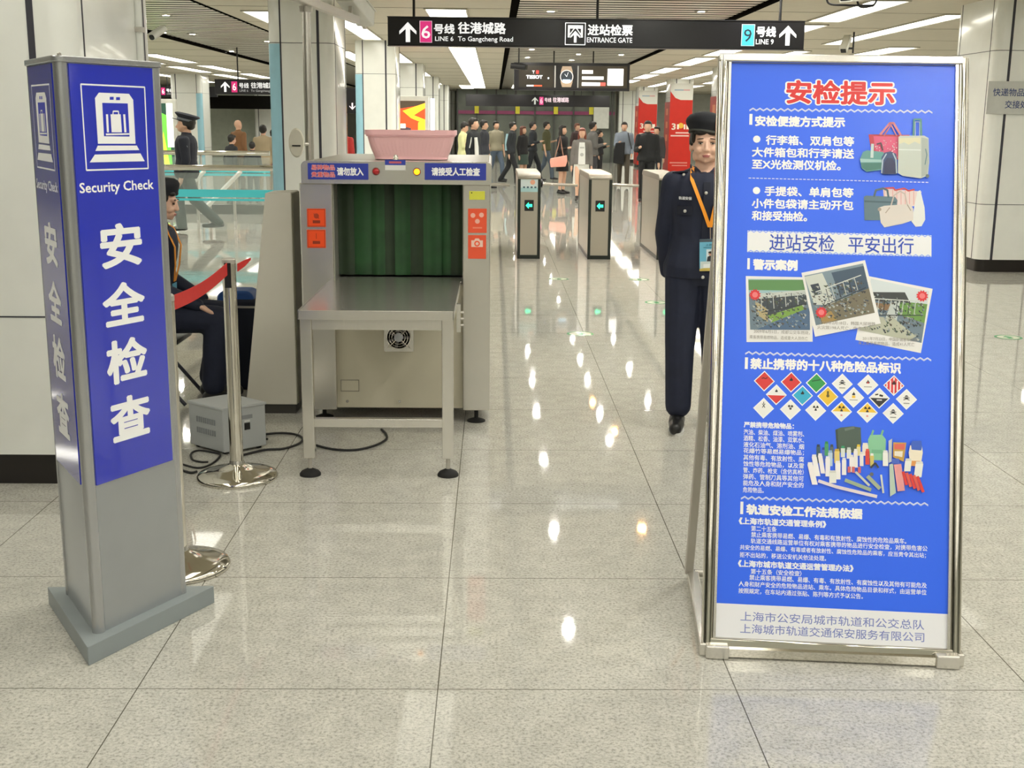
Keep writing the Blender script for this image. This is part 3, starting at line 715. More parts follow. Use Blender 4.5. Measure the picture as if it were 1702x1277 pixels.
    for a in ((650,770,26,110,'3A5A6A','2A3A4A'),(685,770,26,90,'4A6ACF','1E3C9A'),(705,720,26,80,'48A06A','2A8A50'),(740,740,24,80,'5A6A70','394850'),(730,790,30,90,'BFD6EA','8FB4DC'),(775,770,36,80,'E9D27A','C9A83A'),(815,730,28,60,'DCE4E0','3AA070'),(855,740,30,60,'E8EAE6','C9D4D0'),(920,720,26,60,'E6DCA0','E6C83A'),(965,720,40,70,'EEE6DA','E9E2D2'),(980,780,28,90,'D8453A','E25A4A'),(1010,790,26,70,'DCC86A','EDEDE6'),(940,790,26,80,'EEEAEA','E0E0E0'),(900,800,28,110,'F0ECEA','E8E8E8'),(872,830,28,100,'F2EEEE','E6E6E6'),(822,850,30,100,'F0EEF0','E2E2E6'),(780,880,36,110,'F3F1F1','ECECEC'),(712,860,32,120,'F4F2F4','EDEFF2'),(680,840,30,120,'F4F0F2','F0F0F0',-20),(645,858,34,130,'F5F3F3','EEEEEE',-25),(625,915,38,135,'F4F0F0','EFEFEF',-32),(745,905,48,70,'E9ECE6','D6DAD4'),(1100,790,36,90,'F0F0EC','E6E6E2')): can(*a)
    for x_ in (872,900,940): P.rect(at_c(x_-10,0)[0],at_c(x_+10,0)[0],at_c(0,800)[1],at_c(0,760)[1],'D86A6A')
    P.line(z((650,890),(770,930),(1040,995)),.010,'E8DEE4'); P.line(z((830,885),(1000,950)),.011,'9FB59A'); P.line(z((900,830),(990,920)),.007,'C9D2C4'); P.line(z((980,860),(1060,940)),.012,'A6B49A'); P.line(z((1070,850),(1085,970)),.006,'D4DCD4')
    P.poly(z((1125,780),(1150,770),(1170,970),(1130,995)),'B9CDBE'); P.poly(z((1120,620),(1145,605),(1140,760),(1120,770)),'C2C9CE'); P.poly(z((1152,630),(1240,632),(1222,760),(1150,730)),'C9A24A'); P.poly(z((1158,640),(1232,640),(1226,680),(1158,676)),'E06A5A'); P.poly(z((1160,690),(1216,690),(1212,730),(1160,720)),'EEE6D6')
    P.poly(z((1155,780),(1205,775),(1230,955),(1180,960)),'E9A0A0'); P.poly(z((1140,740),(1190,740),(1195,775),(1140,775)),'4A6ACF')
    P.poly(z((1255,700),(1265,650),(1345,655),(1350,700),(1335,790),(1265,780)),'F2E8D2'); P.poly(z((1270,640),(1280,620),(1340,620),(1345,660),(1340,685),(1275,680)),'3A62C9'); P.rect(at_c(1260,0)[0],at_c(1345,0)[0],at_c(0,740)[1],at_c(0,705)[1],'E09A5A')
    can(1245,825,44,70,'EEF0EA','D9DED2',8); can(1315,865,52,90,'F0F0EA','E4E4DC',12)
    for k in range(5): P.line(z((1218+k*24,830+k*8),(1240+k*28,915+k*12)),.009,'DC3A34' if k % 2 == 0 else 'E25A4A')
    P.line(z((1000,800),(1030,770),(1050,800)),.006,'3A4048'); P.disc(*at_c(1005,845),.006,'6A7276',10)
    fin(P,'forbidden_goods_picture')
    # regulations
    P = new(); T(P,'《上海市轨道交通管理条例》',1228,866,1373.6,872,11.8,'F0F4FF',.045); fin(P,'regulation_title_lettering'); P = new(); T(P,'《上海市城市轨道交通运营管理办法》',1226.7,936.6,1419,945.6,11.8,'F0F4FF',.045); fin(P,'regulation_title_lettering')
    for s,xl,yl,xr,yr in (('第二十五条',1248.7,878.7,1291,880.3),('禁止乘客携带易燃、易爆、有毒和有放射性、腐蚀性的危险品乘车。',1248.7,889,1507,900),
        ('轨道交通线路运营单位有权对乘客携带的物品进行安全检查，对携带危害公',1248,900.5,1542,911.3),('共安全的易燃、易爆、有毒或者有放射性、腐蚀性危险品的乘客，应当责令其出站；',1230,911,1539.6,923),
        ('拒不出站的，移送公安机关依法处理。',1229.6,922.5,1373.6,928.6),('第十五条（安全检查）',1248,950.4,1332.5,953.6),('禁止乘客携带易燃、易爆、有毒、有放射性、有腐蚀性以及其他有可能危及',1245.8,961,1541,972.8),
        ('人身和财产安全的危险物品进站、乘车。具体危险物品目录和样式，由运营单位',1228,972,1540.5,984),('按照规定，在车站内通过张贴、陈列等方式予以公告。',1227.5,982.7,1434.7,991.4)):
        P = new(); T(P,s,xl,yl,xr,yr,9.2,'EEF3FF',.02,res=1); fin(P,'lettering_line')
    P = new(); a = pl.uv(1191,1004); b = pl.uv(1575,1020); P.rect(-W2, W2, 0, (a[1]+b[1])/2, 'F2F3F8')
    T(P,'上海市公安局城市轨道和公交总队',1231,1025.5,1536.6,1038.5,16,'7F8CCB',.008,res=3); T(P,'上海城市轨道交通保安服务有限公司',1230.5,1046,1536.6,1059,16,'7F8CCB',.008,res=3); fin(P,'footer_strip')
notice_board()
# ================================================================== X-RAY BAGGAGE SCANNER
def sign_plate(parent, Fm, w_, h_, base, name, draw, m=None):
    """thin printed plate: Fm maps plate space to parent space"""
    b = MB(); b.box(0, w_, 0, h_, -.001, .0015); o = b.build(name, mat('plate_'+base, base, .35, vary=0), parent, smooth=False, M=Fm)
    P = Print(Fm @ Matrix.Translation((0,0,.0018))); draw(P, w_, h_)
    if P.n: P.build('plate_print', o, m)
    else: P.bm.free()
    return o
def scanner():
    X0, X1, Y0, Y1, ZT = -1.02, -.012, 6.35, 8.0, 1.40
    R = Vector((-.516, 7.17, 0))
    t = thing('baggage_scanner', 'steel x-ray baggage scanner with dark green curtain under the pink basket', 'scanner', R)
    L = lambda x, y, z: (x-R.x, y-R.y, z)
    def bx(x0,x1,y0,y1,z0,z1): return MB().box(x0-R.x,x1-R.x,y0-R.y,y1-R.y,z0,z1)
    # tunnel body built round the opening
    bx(X0+.01,X1-.01,Y0+.25,Y1,.075,.765).build('lower_body', steel_dull, t, smooth=False, bevel=.006)
    b = MB()
    for x0, x1 in ((X0+.008,-.846),(-.165,X1-.008)): b.box(x0-R.x,x1-R.x,Y0+.03-R.y,Y1-R.y,.765,1.30)
    b.build('tunnel_side', steel_dull, t, smooth=False)
    # roof and rounded header
    hd = rrect(X0+.015-R.x, X1-R.x, 1.284, ZT, .028, 6)
    hd = [p if p[1] > 1.31 else (p[0], 1.284) for p in hd]
    MB().prism(hd, 0, .07, Matrix.Translation((0, Y0-.02+.07-R.y, 0)) @ Matrix.Rotation(PI/2, 4, 'X')).build('header', steel, t)
    bx(X0+.02,X1-.004,Y0+.05,Y1,1.30,ZT-.004).build('roof', steel_dull, t, smooth=False, bevel=.012)
    # front pillars
    for n_, x0, x1 in (('l',X0+.0,-.848),('r',-.163,X1-.006)):
        bx(x0,x1,Y0,Y0+.25,.065,1.284).build('front_pillar', steel, t, smooth=False, bevel=.005)
    # tunnel inside: dark liner and lead curtain strips
    bx(-.846,-.165,Y0+.5,Y0+.52,.70,1.30).build('tunnel_back', dark_m, t, smooth=False)
    bx(-.85,-.16,Y0+.05,Y0+.6,1.283,1.296).build('tunnel_top', dark_m, t, smooth=False)
    cur = mat('green_curtain', '1F4A24', .55, vary=.25, nscale=9); cur2 = mat('dark_green_curtain', '22351F', .6, vary=.2, nscale=9)
    edges = [-.846,-.77,-.655,-.60,-.53,-.465,-.375,-.295,-.225,-.165]
    for k in range(len(edges)-1):
        a, c_ = edges[k]-.008, edges[k+1]+.012; n = 8; rings = []
        dy = .01*(k % 2)
        pts = [(a+(c_-a)*j/n-R.x, Y0+.19+dy+.006*math.sin(j*.8+k)-R.y) for j in range(n+1)]
        outl = pts+[(p[0],p[1]+.003) for p in pts[::-1]]
        MB().prism(outl, .782, 1.29).build('curtain_strip', cur if k in (1,2,4,6,7) else cur2, t)
    # side stainless returns beside the opening
    # lower front panel with fan and plate
    cream = mat('cream_painted_panel', 'CFC9B4', .4, vary=.02)
    pan = bx(-.862,-.163,Y0+.04,Y0+.06,.07,.75).build('front_panel', cream, t, smooth=False)
    b = MB()
    x0,x1,z0,z1 = -.83,-.73,.16,.225
    for a in ((x0,x1,z0,z0+.003),(x0,x1,z1-.003,z1),(x0,x0+.003,z0,z1),(x1-.003,x1,z0,z1)): b.box(a[0]-R.x,a[1]-R.x,Y0+.037-R.y,Y0+.041-R.y,a[2],a[3])
    b.build('plate_outline', mat('grey_line','8F8A7C',.5), pan, smooth=False)
    for x in (-.795,-.51,-.23):
        b = MB(); b.cyl(L(x,Y0+.036,.105),L(x,Y0+.042,.105),.008,10); b.build('panel_screw', steel, pan)
    # cooling fan
    cx, cz, yy = -.51, .465, Y0+.034
    fan = MB().rbox(-.08,.08,-.08,.08,-.004,.006,.006,2,Matrix.Translation(L(cx,yy,cz)) @ Matrix.Rotation(PI/2,4,'X')).build('fan_frame', steel, t)
    MA = Matrix.Translation(L(cx,yy-.006,cz)) @ Matrix.Rotation(PI/2,4,'X')
    MB().lathe([(.062,.0),(.062,.002)],28,M=MA).build('fan_opening', dark_m, fan)
    MB().lathe([(.024,.002),(.024,.012),(.02,.014)],20,M=MA).build('fan_hub', mat('fan_hub','C9CCD4',.3,.3), fan)
    b = MB()
    for k in range(7):
        a = 2*PI*k/7; b.box(.02,.058,-.011,.008,.003,.006,MA @ Matrix.Rotation(a,4,'Z') @ Matrix.Rotation(.5,4,'X'))
    b.build('fan_blades', mat('fan_blade','6E6A6E',.4), fan)
    b = MB()
    for r in (.036,.05,.063): b.tube([MA @ Vector((r*math.cos(2*PI*k/28),r*math.sin(2*PI*k/28),.014)) for k in range(29)],.0016,6)
    for k in range(4): a = PI/4+PI/2*k; b.cyl(MA @ Vector((.02*math.cos(a),.02*math.sin(a),.014)),MA @ Vector((.085*math.cos(a),.085*math.sin(a),.012)),.002,6)
    b.build('fan_guard', chrome, fan)
    # feet
    for x, y in ((-.09,Y0+.03),(-.09,Y1-.2),(-.93,Y0+.1),(-.93,Y1-.2)):
        b = MB(); b.lathe([(.05,0),(.05,.006),(.03,.014),(.011,.018),(.011,.075)],18,L(x,y,0)); b.build('levelling_foot', rubber, t)
    # header details
    Fh = lambda x, z: frame(L(x, Y0-.0215, z), (1,0,0), (0,0,1))
    hp = Plane((0,Y0-.0215,0),(1,0,0),(0,0,1))
    def px(x,y): p = at_y(x,y,Y0-.0215); return p.x, p.z
    B1 = '2F3FA6'
    a = px(512,298); c_ = px(612,272)
    def d1(P,w_,h_):
        P.text('易碎物品', w_*.055, w_*.45, h_*.74, h_*.35, 'F3C9CC', .06); P.text('易碎物品', w_*.06, w_*.445, h_*.74, h_*.31, 'D8343C', .02)
        P.text('贵重物品', w_*.055, w_*.45, h_*.30, h_*.35, 'F3C9CC', .06); P.text('贵重物品', w_*.06, w_*.445, h_*.30, h_*.31, 'D8343C', .02)
        P.text('请勿放入', w_*.48, w_*.92, h_*.5, h_*.52, WHITE, .045)
    sign_plate(t, Fh(a[0],a[1]), c_[0]-a[0], c_[1]-a[1], B1, 'warning_plate', d1)
    a = px(706,299); c_ = px(808,272)
    sign_plate(t, Fh(a[0],a[1]), c_[0]-a[0], c_[1]-a[1], B1, 'warning_plate', lambda P,w_,h_: P.text('请接受人工检查', w_*.11, w_*.9, h_*.5, h_*.5, WHITE, .045))
    a = px(640,283); c_ = px(674,266)
    def d3(P,w_,h_): P.rect(0,w_,h_*.5,h_,B1); P.text('小心夹手', w_*.2, w_*.8, h_*.75, h_*.3, 'D8606C', .03); P.rect(w_*.05,w_*.95,h_*.15,h_*.3,'D9D9D4')
    sign_plate(t, Fh(a[0],a[1]), c_[0]-a[0], c_[1]-a[1], 'E6E6E2', 'small_label', lambda P,w_,h_: (P.rect(0,w_,h_*.5,h_,B1), P.rect(w_*.2,w_*.8,h_*.66,h_*.86,'C9606C')))
    for x, y, nm, m_ in ((625,285,'red_lamp',mat('red_lamp_lens','B5262A',.25)),(693,285.5,'amber_lamp',mat('amber_lamp_lit','FF9A10',emit=2.2))):
        X, Z = px(x,y); MM = Matrix.Translation(L(X,Y0-.02,Z)) @ Matrix.Rotation(PI/2,4,'X')
        o = MB().lathe([(.02,0),(.02,.006),(.0165,.009)],20,M=MM).build('lamp_ring', mat('lamp_ring','7A3A30',.4), t)
        MB().lathe([(.0155,.004),(.0155,.012),(.010,.017),(.003,.018)],20,M=MM).build(nm, m_, o)
    MB().lathe([(.014,0),(.014,.02),(.009,.034),(.004,.036)],16,M=Matrix.Translation(L(-.515,Y0+.03,ZT-.002))).build('key_switch', chrome, t)
    # stickers on the pillars
    Fp = lambda x, z: frame(L(x, Y0-.0016, z), (1,0,0), (0,0,1))
    def pp(x,y): p = at_y(x,y,Y0); return p.x, p.z
    OR = 'F2501A'
    def st_a(P,w_,h_):
        P.line([(w_*.04,h_*.04),(w_*.96,h_*.04),(w_*.96,h_*.96),(w_*.04,h_*.96),(w_*.04,h_*.04)],.003,'B33A10'); P.disc(w_*.5,h_*.6,w_*.14,'A8340E',12); P.line([(w_*.36,h_*.72),(w_*.64,h_*.46)],.004,'A8340E'); P.rect(w_*.3,w_*.7,h_*.2,h_*.36,'8E2C0C')
    def st_b(P,w_,h_):
        P.line([(w_*.04,h_*.04),(w_*.96,h_*.04),(w_*.96,h_*.96),(w_*.04,h_*.96),(w_*.04,h_*.04)],.003,'B33A10'); P.rect(w_*.3,w_*.7,h_*.22,h_*.38,'8E2C0C'); P.line([(w_*.5,h_*.8),(w_*.5,h_*.5)],.003,'A8340E')
    def st_c(P,w_,h_):
        for x, y in ((.26,.72),(.72,.74),(.5,.48)): P.disc(w_*x,h_*y,w_*.13,'F4B7A6',12)
        P.rect(w_*.25,w_*.75,h_*.18,h_*.24,'F08A70')
    def st_d(P,w_,h_):
        P.poly([(w_*.18,h_*.5),(w_*.82,h_*.5),(w_*.82,h_*.78),(w_*.66,h_*.78),(w_*.6,h_*.86),(w_*.4,h_*.86),(w_*.34,h_*.78),(w_*.18,h_*.78)],'F4CDBE'); P.disc(w_*.5,h_*.64,w_*.16,OR,14); P.disc(w_*.5,h_*.64,w_*.09,'F4CDBE',12)
    for (l,tp,r,bt), d_, cc in (((511,347,541,377),st_a,OR),((511,382,541,412),st_b,OR),((778,347,809,387),st_c,'EE5A38'),((778,391,808,430),st_d,'EE5A38'),((780,318,806,332),lambda P,w_,h_: P.disc(w_*.15,h_*.8,.004,'5A5A20',8),'D9D94A')):
        a = pp(l,bt); c_ = pp(r,tp); sign_plate(t, Fp(a[0],a[1]), c_[0]-a[0], c_[1]-a[1], cc, 'sticker', d_)
scanner()

def roller_table():
    R = Vector((-.523, 5.8, 0)); X0, X1, Y0, Y1, Z = -.872, -.176, 5.29, 6.50, .775
    t = thing('infeed_table', 'stainless steel infeed table on two legs in front of the scanner mouth', 'table', R)
    def bx(x0,x1,y0,y1,z0,z1): return MB().box(x0-R.x,x1-R.x,y0-R.y,y1-R.y,z0,z1)
    bx(X0+.004,X1-.004,Y0+.004,6.34,Z-.006,Z).build('tabletop', steel, t, smooth=False)
    bx(-.84,-.17,6.34,Y1,Z-.006,Z).build('tabletop_tongue', steel, t, smooth=False)
    bx(X0,X1,Y0,Y0+.004,Z-.04,Z+.002).build('front_lip', steel, t, smooth=False, bevel=.0015)
    b = MB(); b.box(X0-R.x,X0+.004-R.x,Y0-R.y,6.33-R.y,Z-.04,Z+.002); b.box(X1-.004-R.x,X1-R.x,Y0-R.y,6.33-R.y,Z-.04,Z+.002); b.build('side_lip', steel, t, smooth=False)
    b = MB(); b.box(-.815-R.x,-.232-R.x,Y0+.03-R.y,Y0+.05-R.y,Z-.09,Z-.04)
    b.build('front_apron', steel, t, smooth=False)
    b = MB()
    for x in (-.84,-.208): b.box(x-.015-R.x,x+.015-R.x,Y0+.072-R.y,6.33-R.y,Z-.085,Z-.04)
    b.build('side_rail', steel, t, smooth=False)
    for x in (-.842,-.205):
        l = bx(x-.026,x+.026,Y0+.02,Y0+.07,.085,Z-.04).build('leg', steel, t, smooth=False, bevel=.003)
        b = MB(); b.lathe([(.010,.03),(.010,.088)],12,(x-R.x,Y0+.045-R.y,0)); b.build('levelling_screw', steel_dull, l)
        b = MB(); b.lathe([(.049,0),(.049,.008),(.04,.02),(.015,.032),(.012,.034)],22,(x-R.x,Y0+.045-R.y,0)); b.build('foot', rubber, l)
    bx(-.82,-.228,Y0+.028,Y0+.062,.232,.272).build('stretcher', steel, t, smooth=False, bevel=.002)
    br = bx(-.168,-.150,5.42,5.45,.66,.79).build('side_bracket', steel, t, smooth=False)
    b = MB()
    for z in (.69,.72,.75): b.cyl((-.15-R.x,5.435-R.y,z),(-.135-R.x,5.435-R.y,z),.006,8)
    b.build('bracket_bolt', steel_dull, br)
roller_table()

def basket():
    R = Vector((-.462, 6.85, 1.40))
    t = thing('plastic_basket', 'pink woven plastic basket standing on top of the scanner', 'basket', R)
    pk = mat('pink_plastic', 'FBC6CA', .35, vary=.03, trans=.0)
    m = bpy.data.materials.new('pink_lattice'); m.use_nodes = True; nt = m.node_tree; b = nt.nodes['Principled BSDF']
    b.inputs['Base Color'].default_value = lin('FCCBCE'); b.inputs['Roughness'].default_value = .4
    tc = nt.nodes.new('ShaderNodeTexCoord'); sp = nt.nodes.new('ShaderNodeSeparateXYZ'); nt.links.new(tc.outputs['UV'], sp.inputs[0])
    outs = []
    for k, (sc, th) in enumerate(((70,.34),(17,.28))):
        mu = nt.nodes.new('ShaderNodeMath'); mu.operation = 'MULTIPLY'; mu.inputs[1].default_value = sc; nt.links.new(sp.outputs[k], mu.inputs[0])
        fr = nt.nodes.new('ShaderNodeMath'); fr.operation = 'FRACT'; nt.links.new(mu.outputs[0], fr.inputs[0])
        gt = nt.nodes.new('ShaderNodeMath'); gt.operation = 'GREATER_THAN'; gt.inputs[1].default_value = 1-th; nt.links.new(fr.outputs[0], gt.inputs[0]); outs.append(gt)
    mm = nt.nodes.new('ShaderNodeMath'); mm.operation = 'MULTIPLY'; nt.links.new(outs[0].outputs[0], mm.inputs[0]); nt.links.new(outs[1].outputs[0], mm.inputs[1])
    iv = nt.nodes.new('ShaderNodeMath'); iv.operation = 'SUBTRACT'; iv.inputs[0].default_value = 1; nt.links.new(mm.outputs[0], iv.inputs[1]); nt.links.new(iv.outputs[0], b.inputs['Alpha'])
    def ring(hw, hd, r, z, n=8): return [(p[0],p[1],z) for p in rrect(-hw,hw,-hd,hd,r,n)]
    rings = []
    K = 9
    for k in range(K+1):
        f = k/K; rings.append(ring(.197+.042*f+.006*math.sin(f*PI), .132+.035*f, .05, .004+.135*f))
    me = bpy.data.meshes.new('wall'); n = len(rings[0])
    vs = [p for r in rings for p in r]; fs = [(k*n+i,k*n+(i+1)%n,(k+1)*n+(i+1)%n,(k+1)*n+i) for k in range(K) for i in range(n)]
    me.from_pydata(vs,[],fs); uv = me.uv_layers.new(name='UV')
    per = [0]
    for i in range(n): per.append(per[-1]+(Vector(rings[0][(i+1)%n])-Vector(rings[0][i])).length)
    li = 0
    for k in range(K):
        for i in range(n):
            for (ii,kk) in ((i,k),(i+1,k),(i+1,k+1),(i,k+1)):
                uv.data[li].uv = (per[ii]/per[-1], kk/K); li += 1
    me.materials.append(m); me.polygons.foreach_set('use_smooth',[True]*len(me.polygons))
    wl = link('lattice_wall', me, t); so = wl.modifiers.new('thickness','SOLIDIFY'); so.thickness = .003
    def band(name, z0, z1, hw, hd, th, r=.05):
        o = rrect(-hw,hw,-hd,hd,r,8); i_ = rrect(-hw+th,hw-th,-hd+th,hd-th,max(r-th,.005),8); n = len(o)
        v = [(p[0],p[1],z0) for p in o]+[(p[0],p[1],z1) for p in o]+[(p[0],p[1],z1) for p in i_]+[(p[0],p[1],z0) for p in i_]
        f = []
        for k in range(4):
            for j in range(n): f.append((k*n+j,k*n+(j+1)%n,((k+1)%4)*n+(j+1)%n,((k+1)%4)*n+j))
        MB()._add(v,f).build(name, pk, t)
    band('rim', .132, .158, .25, .176, .014); band('rim_lower_edge', .124, .133, .243, .17, .012)
    band('bottom_band', 0, .02, .2, .135, .006)
    MB().prism(rrect(-.195,.195,-.13,.13,.05,8), 0, .004).build('bottom', pk, t)
basket()

def console():
    R = Vector((-1.24, 6.63, 0))
    t = thing('console_cabinet', 'tall beige console cabinet with slanted edge between scanner and stanchion', 'cabinet', R)
    m = mat('beige_laminate', 'CFCBBF', .4, vary=.02)
    pr = [(-1.375,.055),(-1.09,.055),(-1.09,1.228),(-1.229,1.222)]
    MB().prism([(p[0]-R.x,p[1]) for p in pr], 0, .24, Matrix.Translation((0,.12,0)) @ Matrix.Rotation(PI/2,4,'X')).build('body', m, t, smooth=False, bevel=.004)
    MB().box(-.125,.14,-.10,.11,0,.056).build('plinth', mat('dark_grey_plinth','3C3A36',.5), t, smooth=False)
    MB().box(.15,.156,-.1,.118,.06,1.22).build('side_panel', mat('dark_olive_panel','77735F',.5), t, smooth=False)
console()

# ================================================================== QUEUE BARRIERS
def stanchion(x, y, label, turn):
    t = thing('stanchion', label, 'barrier post', (x,y,0), turn, 'polished queue barrier posts' if False else None)
    MB().lathe([(.182,0),(.184,.010),(.176,.022),(.14,.034),(.09,.046),(.055,.058),(.037,.07)],40).build('base', chrome, t, 'all')
    MB().lathe([(.030,.06),(.030,.985)],24).build('post', chrome, t)
    MB().lathe([(.032,.06),(.036,.068),(.032,.085)],24).build('post_collar', steel, t)
    MB().lathe([(.0305,.985),(.0305,1.002),(.024,1.008)],24).build('cap', steel_dull, t)
    for k in (0,1):
        MB().box(-.034 if k == 0 else .0295,-.0295 if k == 0 else .034,-.014,.014,.88,.99).build('belt_slot', black_pl, t, smooth=False)
    return t
S1 = Vector((-1.168, 5.285, 0)); S2 = Vector((-1.142, 4.15, 0))
d12 = S2-S1; ang = math.atan2(d12.y, d12.x)
st1 = stanchion(S1.x, S1.y, 'polished steel barrier post standing in front of the seated guard', ang)
st2 = stanchion(S2.x, S2.y, 'polished steel barrier post mostly hidden behind the blue pillar', ang)
belt_m = mat('red_belt', 'C2201C', .6, vary=.05, nscale=40)
t = thing('barrier_belt', 'red retractable belt stretched between the two barrier posts', 'belt', (S1+S2)/2)
b = MB(); u = d12.normalized(); nn = Vector((-u.y,u.x,0))*.001; c_ = (S1+S2)/2
pts = []
for k in range(13):
    f = k/12; p = S1+u*.044+(d12-u*.088)*f-c_; sag = -.018*math.sin(f*PI); pts.append(p+Vector((0,0,.965+sag)))
rings = [[p+nn+Vector((0,0,-.027)),p-nn+Vector((0,0,-.027)),p-nn+Vector((0,0,.027)),p+nn+Vector((0,0,.027))] for p in pts]
b.loft(rings); b.build('webbing', belt_m, t, smooth=False)
b = MB(); b.box(-.012,.012,-.008,.008,-.03,.03,Matrix.Translation(pts[-1])); b.build('end_clip', black_pl, t, smooth=False)
t = thing('belt_tail', 'short red belt end sticking out behind the front barrier post', 'belt', S1+Vector((.03,.03,0)))
b = MB(); b.loft([[(.0,0,.945),(.002,0,.945),(.002,0,.98),(0,0,.98)],[(.012,.10,.957),(.014,.10,.957),(.014,.10,.985),(.012,.10,.985)],[(.02,.2,.975),(.022,.2,.975),(.022,.2,.985),(.02,.2,.985)]]); b.build('webbing', belt_m, t, smooth=False)

# ================================================================== POWER BOX, CABLES, BAG, CHAIR
def power_box():
    A = Vector((-1.31,5.655,0)); R = A; u = Vector((.17,.145,0)).normalized(); v = Vector((-.2,.165,0)).normalized()
    t = thing('power_box', 'light grey metal power supply box on the floor behind the barrier post', 'box', R)
    M = Matrix((u,v,(0,0,1))).transposed().to_4x4()
    m = mat('grey_painted_metal', 'B6BABB', .4, vary=.02)
    MB().box(0,.235,0,.27,.012,.232).build('case', m, t, smooth=False, bevel=.006, M=M)
    MB().box(-.004,.239,-.004,.274,.222,.236).build('lid', m, t, smooth=False, bevel=.003, M=M)
    b = MB()
    for k in range(4): b.box(.02+(k%2)*.18,.04+(k%2)*.18,.02+(k//2)*.21,.04+(k//2)*.21,0,.014)
    b.build('rubber_foot', rubber, t, smooth=False, M=M)
    dk = mat('grey_vent', '8E9295', .5)
    for z0 in (.085,.14):
        b = MB()
        for k in range(9): b.box(-.002,.001,.06+k*.017,.071+k*.017,z0,z0+.028)
        b.build('vent', dk, t, smooth=False, M=M)
    MB().box(.09,.16,-.002,.001,.165,.185).build('vent', dk, t, smooth=False, M=M)
    MB().box(.115,.145,-.003,.001,.11,.145).build('power_socket', black_pl, t, smooth=False, M=M)
    MB().box(.115,.145,-.0025,.001,.15,.158).build('nameplate', mat('white_label','D9DAD8',.4), t, smooth=False, M=M)
power_box()
cab_m = mat('black_cable_rubber', '1B1B1C', .55)
def smooth_path(pts, n=8):
    out = []; P = [pts[0]]+list(pts)+[pts[-1]]
    for i in range(1,len(P)-2):
        for k in range(n):
            t = k/n; a,b_,c_,d_ = P[i-1],P[i],P[i+1],P[i+2]
            out.append(.5*((2*b_)+(c_-a)*t+(2*a-5*b_+4*c_-d_)*t*t+(3*b_-3*c_+d_-a)*t**3))
    out.append(pts[-1]); return out
def cable(label, pxs, r=.006):
    P = [on_ground(x,y,r) for x,y in pxs]; c_ = sum(P, Vector())/len(P); c_.z = 0
    o = MB().tube(smooth_path([p-c_ for p in P]), r, 8).build('cable', cab_m); o.location = c_
    tag(o, label, 'cable')
cable('black cable looping from the power box to the table leg', [(402,757),(440,748),(470,746),(496,738),(503,729),(490,722),(462,720),(430,724),(436,729),(445,730)])
cable('black cable arc lying on the floor under the steel infeed table', [(505,733),(525,740),(555,747),(590,748),(622,741),(641,731),(642,722),(634,714)])
cable('thin black cable coil at the foot of the front barrier post', [(303,772),(330,778),(352,771),(366,757),(352,752),(330,749),(318,754),(320,764),(334,768),(346,768)], .005)
cable('black cable lying on the floor between blue pillar and barrier base', [(293,777),(306,783),(318,786),(327,784)], .006)
t = thing('bag', 'dark navy upright bag with blue top beside the console cabinet', 'bag', (-1.525, 7.22, 0))
bagm = mat('dark_navy_fabric', '141A2C', .7, vary=.1); 
sec = rrect(-.12,.135,.0,.56,.07,6)
MB().prism(sec, 0, .22, Matrix.Translation((0,.11,0)) @ Matrix.Rotation(PI/2,4,'X')).build('body', bagm, t, bevel=.02)
MB().prism(rrect(-.11,.11,.50,.605,.05,6), 0, .2, Matrix.Translation((-.02,.10,0)) @ Matrix.Rotation(PI/2,4,'X')).build('top_flap', mat('blue_fabric','24539A',.6), t, bevel=.015)
MB().box(-.03,.10,-.118,-.108,.505,.518).build('zip', steel_dull, t, smooth=False)
def folding_chair():
    R = Vector((-1.985, 6.85, 0)); t = thing('folding_chair', 'black folding chair under the seated guard', 'chair', R)
    MB().rbox(-.2,.2,-.2,.2,.355,.38,.04).build('seat', black_pl, t, bevel=.006)
    tm = mat('grey_black_tube', '3A3C44', .35, .3)
    for y in (-.19,.19):
        b = MB(); b.tube([(-.08,y,.365),(.03,y,.26),(.235,y,.012)],.011,10); b.build('leg', tm, t)
        b = MB(); b.tube([(.15,y*.9,.365),(-.02,y*.9,.22),(-.22,y*.9,.012)],.011,10); b.build('leg', tm, t)
        b = MB(); b.tube([(-.17,y,.37),(-.27,y,.78)],.011,10); b.build('back_tube', tm, t)
    b = MB(); b.cyl((.09,-.19,.19),(.09,.19,.19),.009); b.cyl((-.15,-.17,.1),(-.15,.17,.1),.009); b.build('crossbar', tm, t)
    MB().rbox(-.01,.01,-.2,.2,.66,.86,.008,3,Matrix.Translation((-.255,0,-.06))).build('backrest', black_pl, t)
folding_chair()

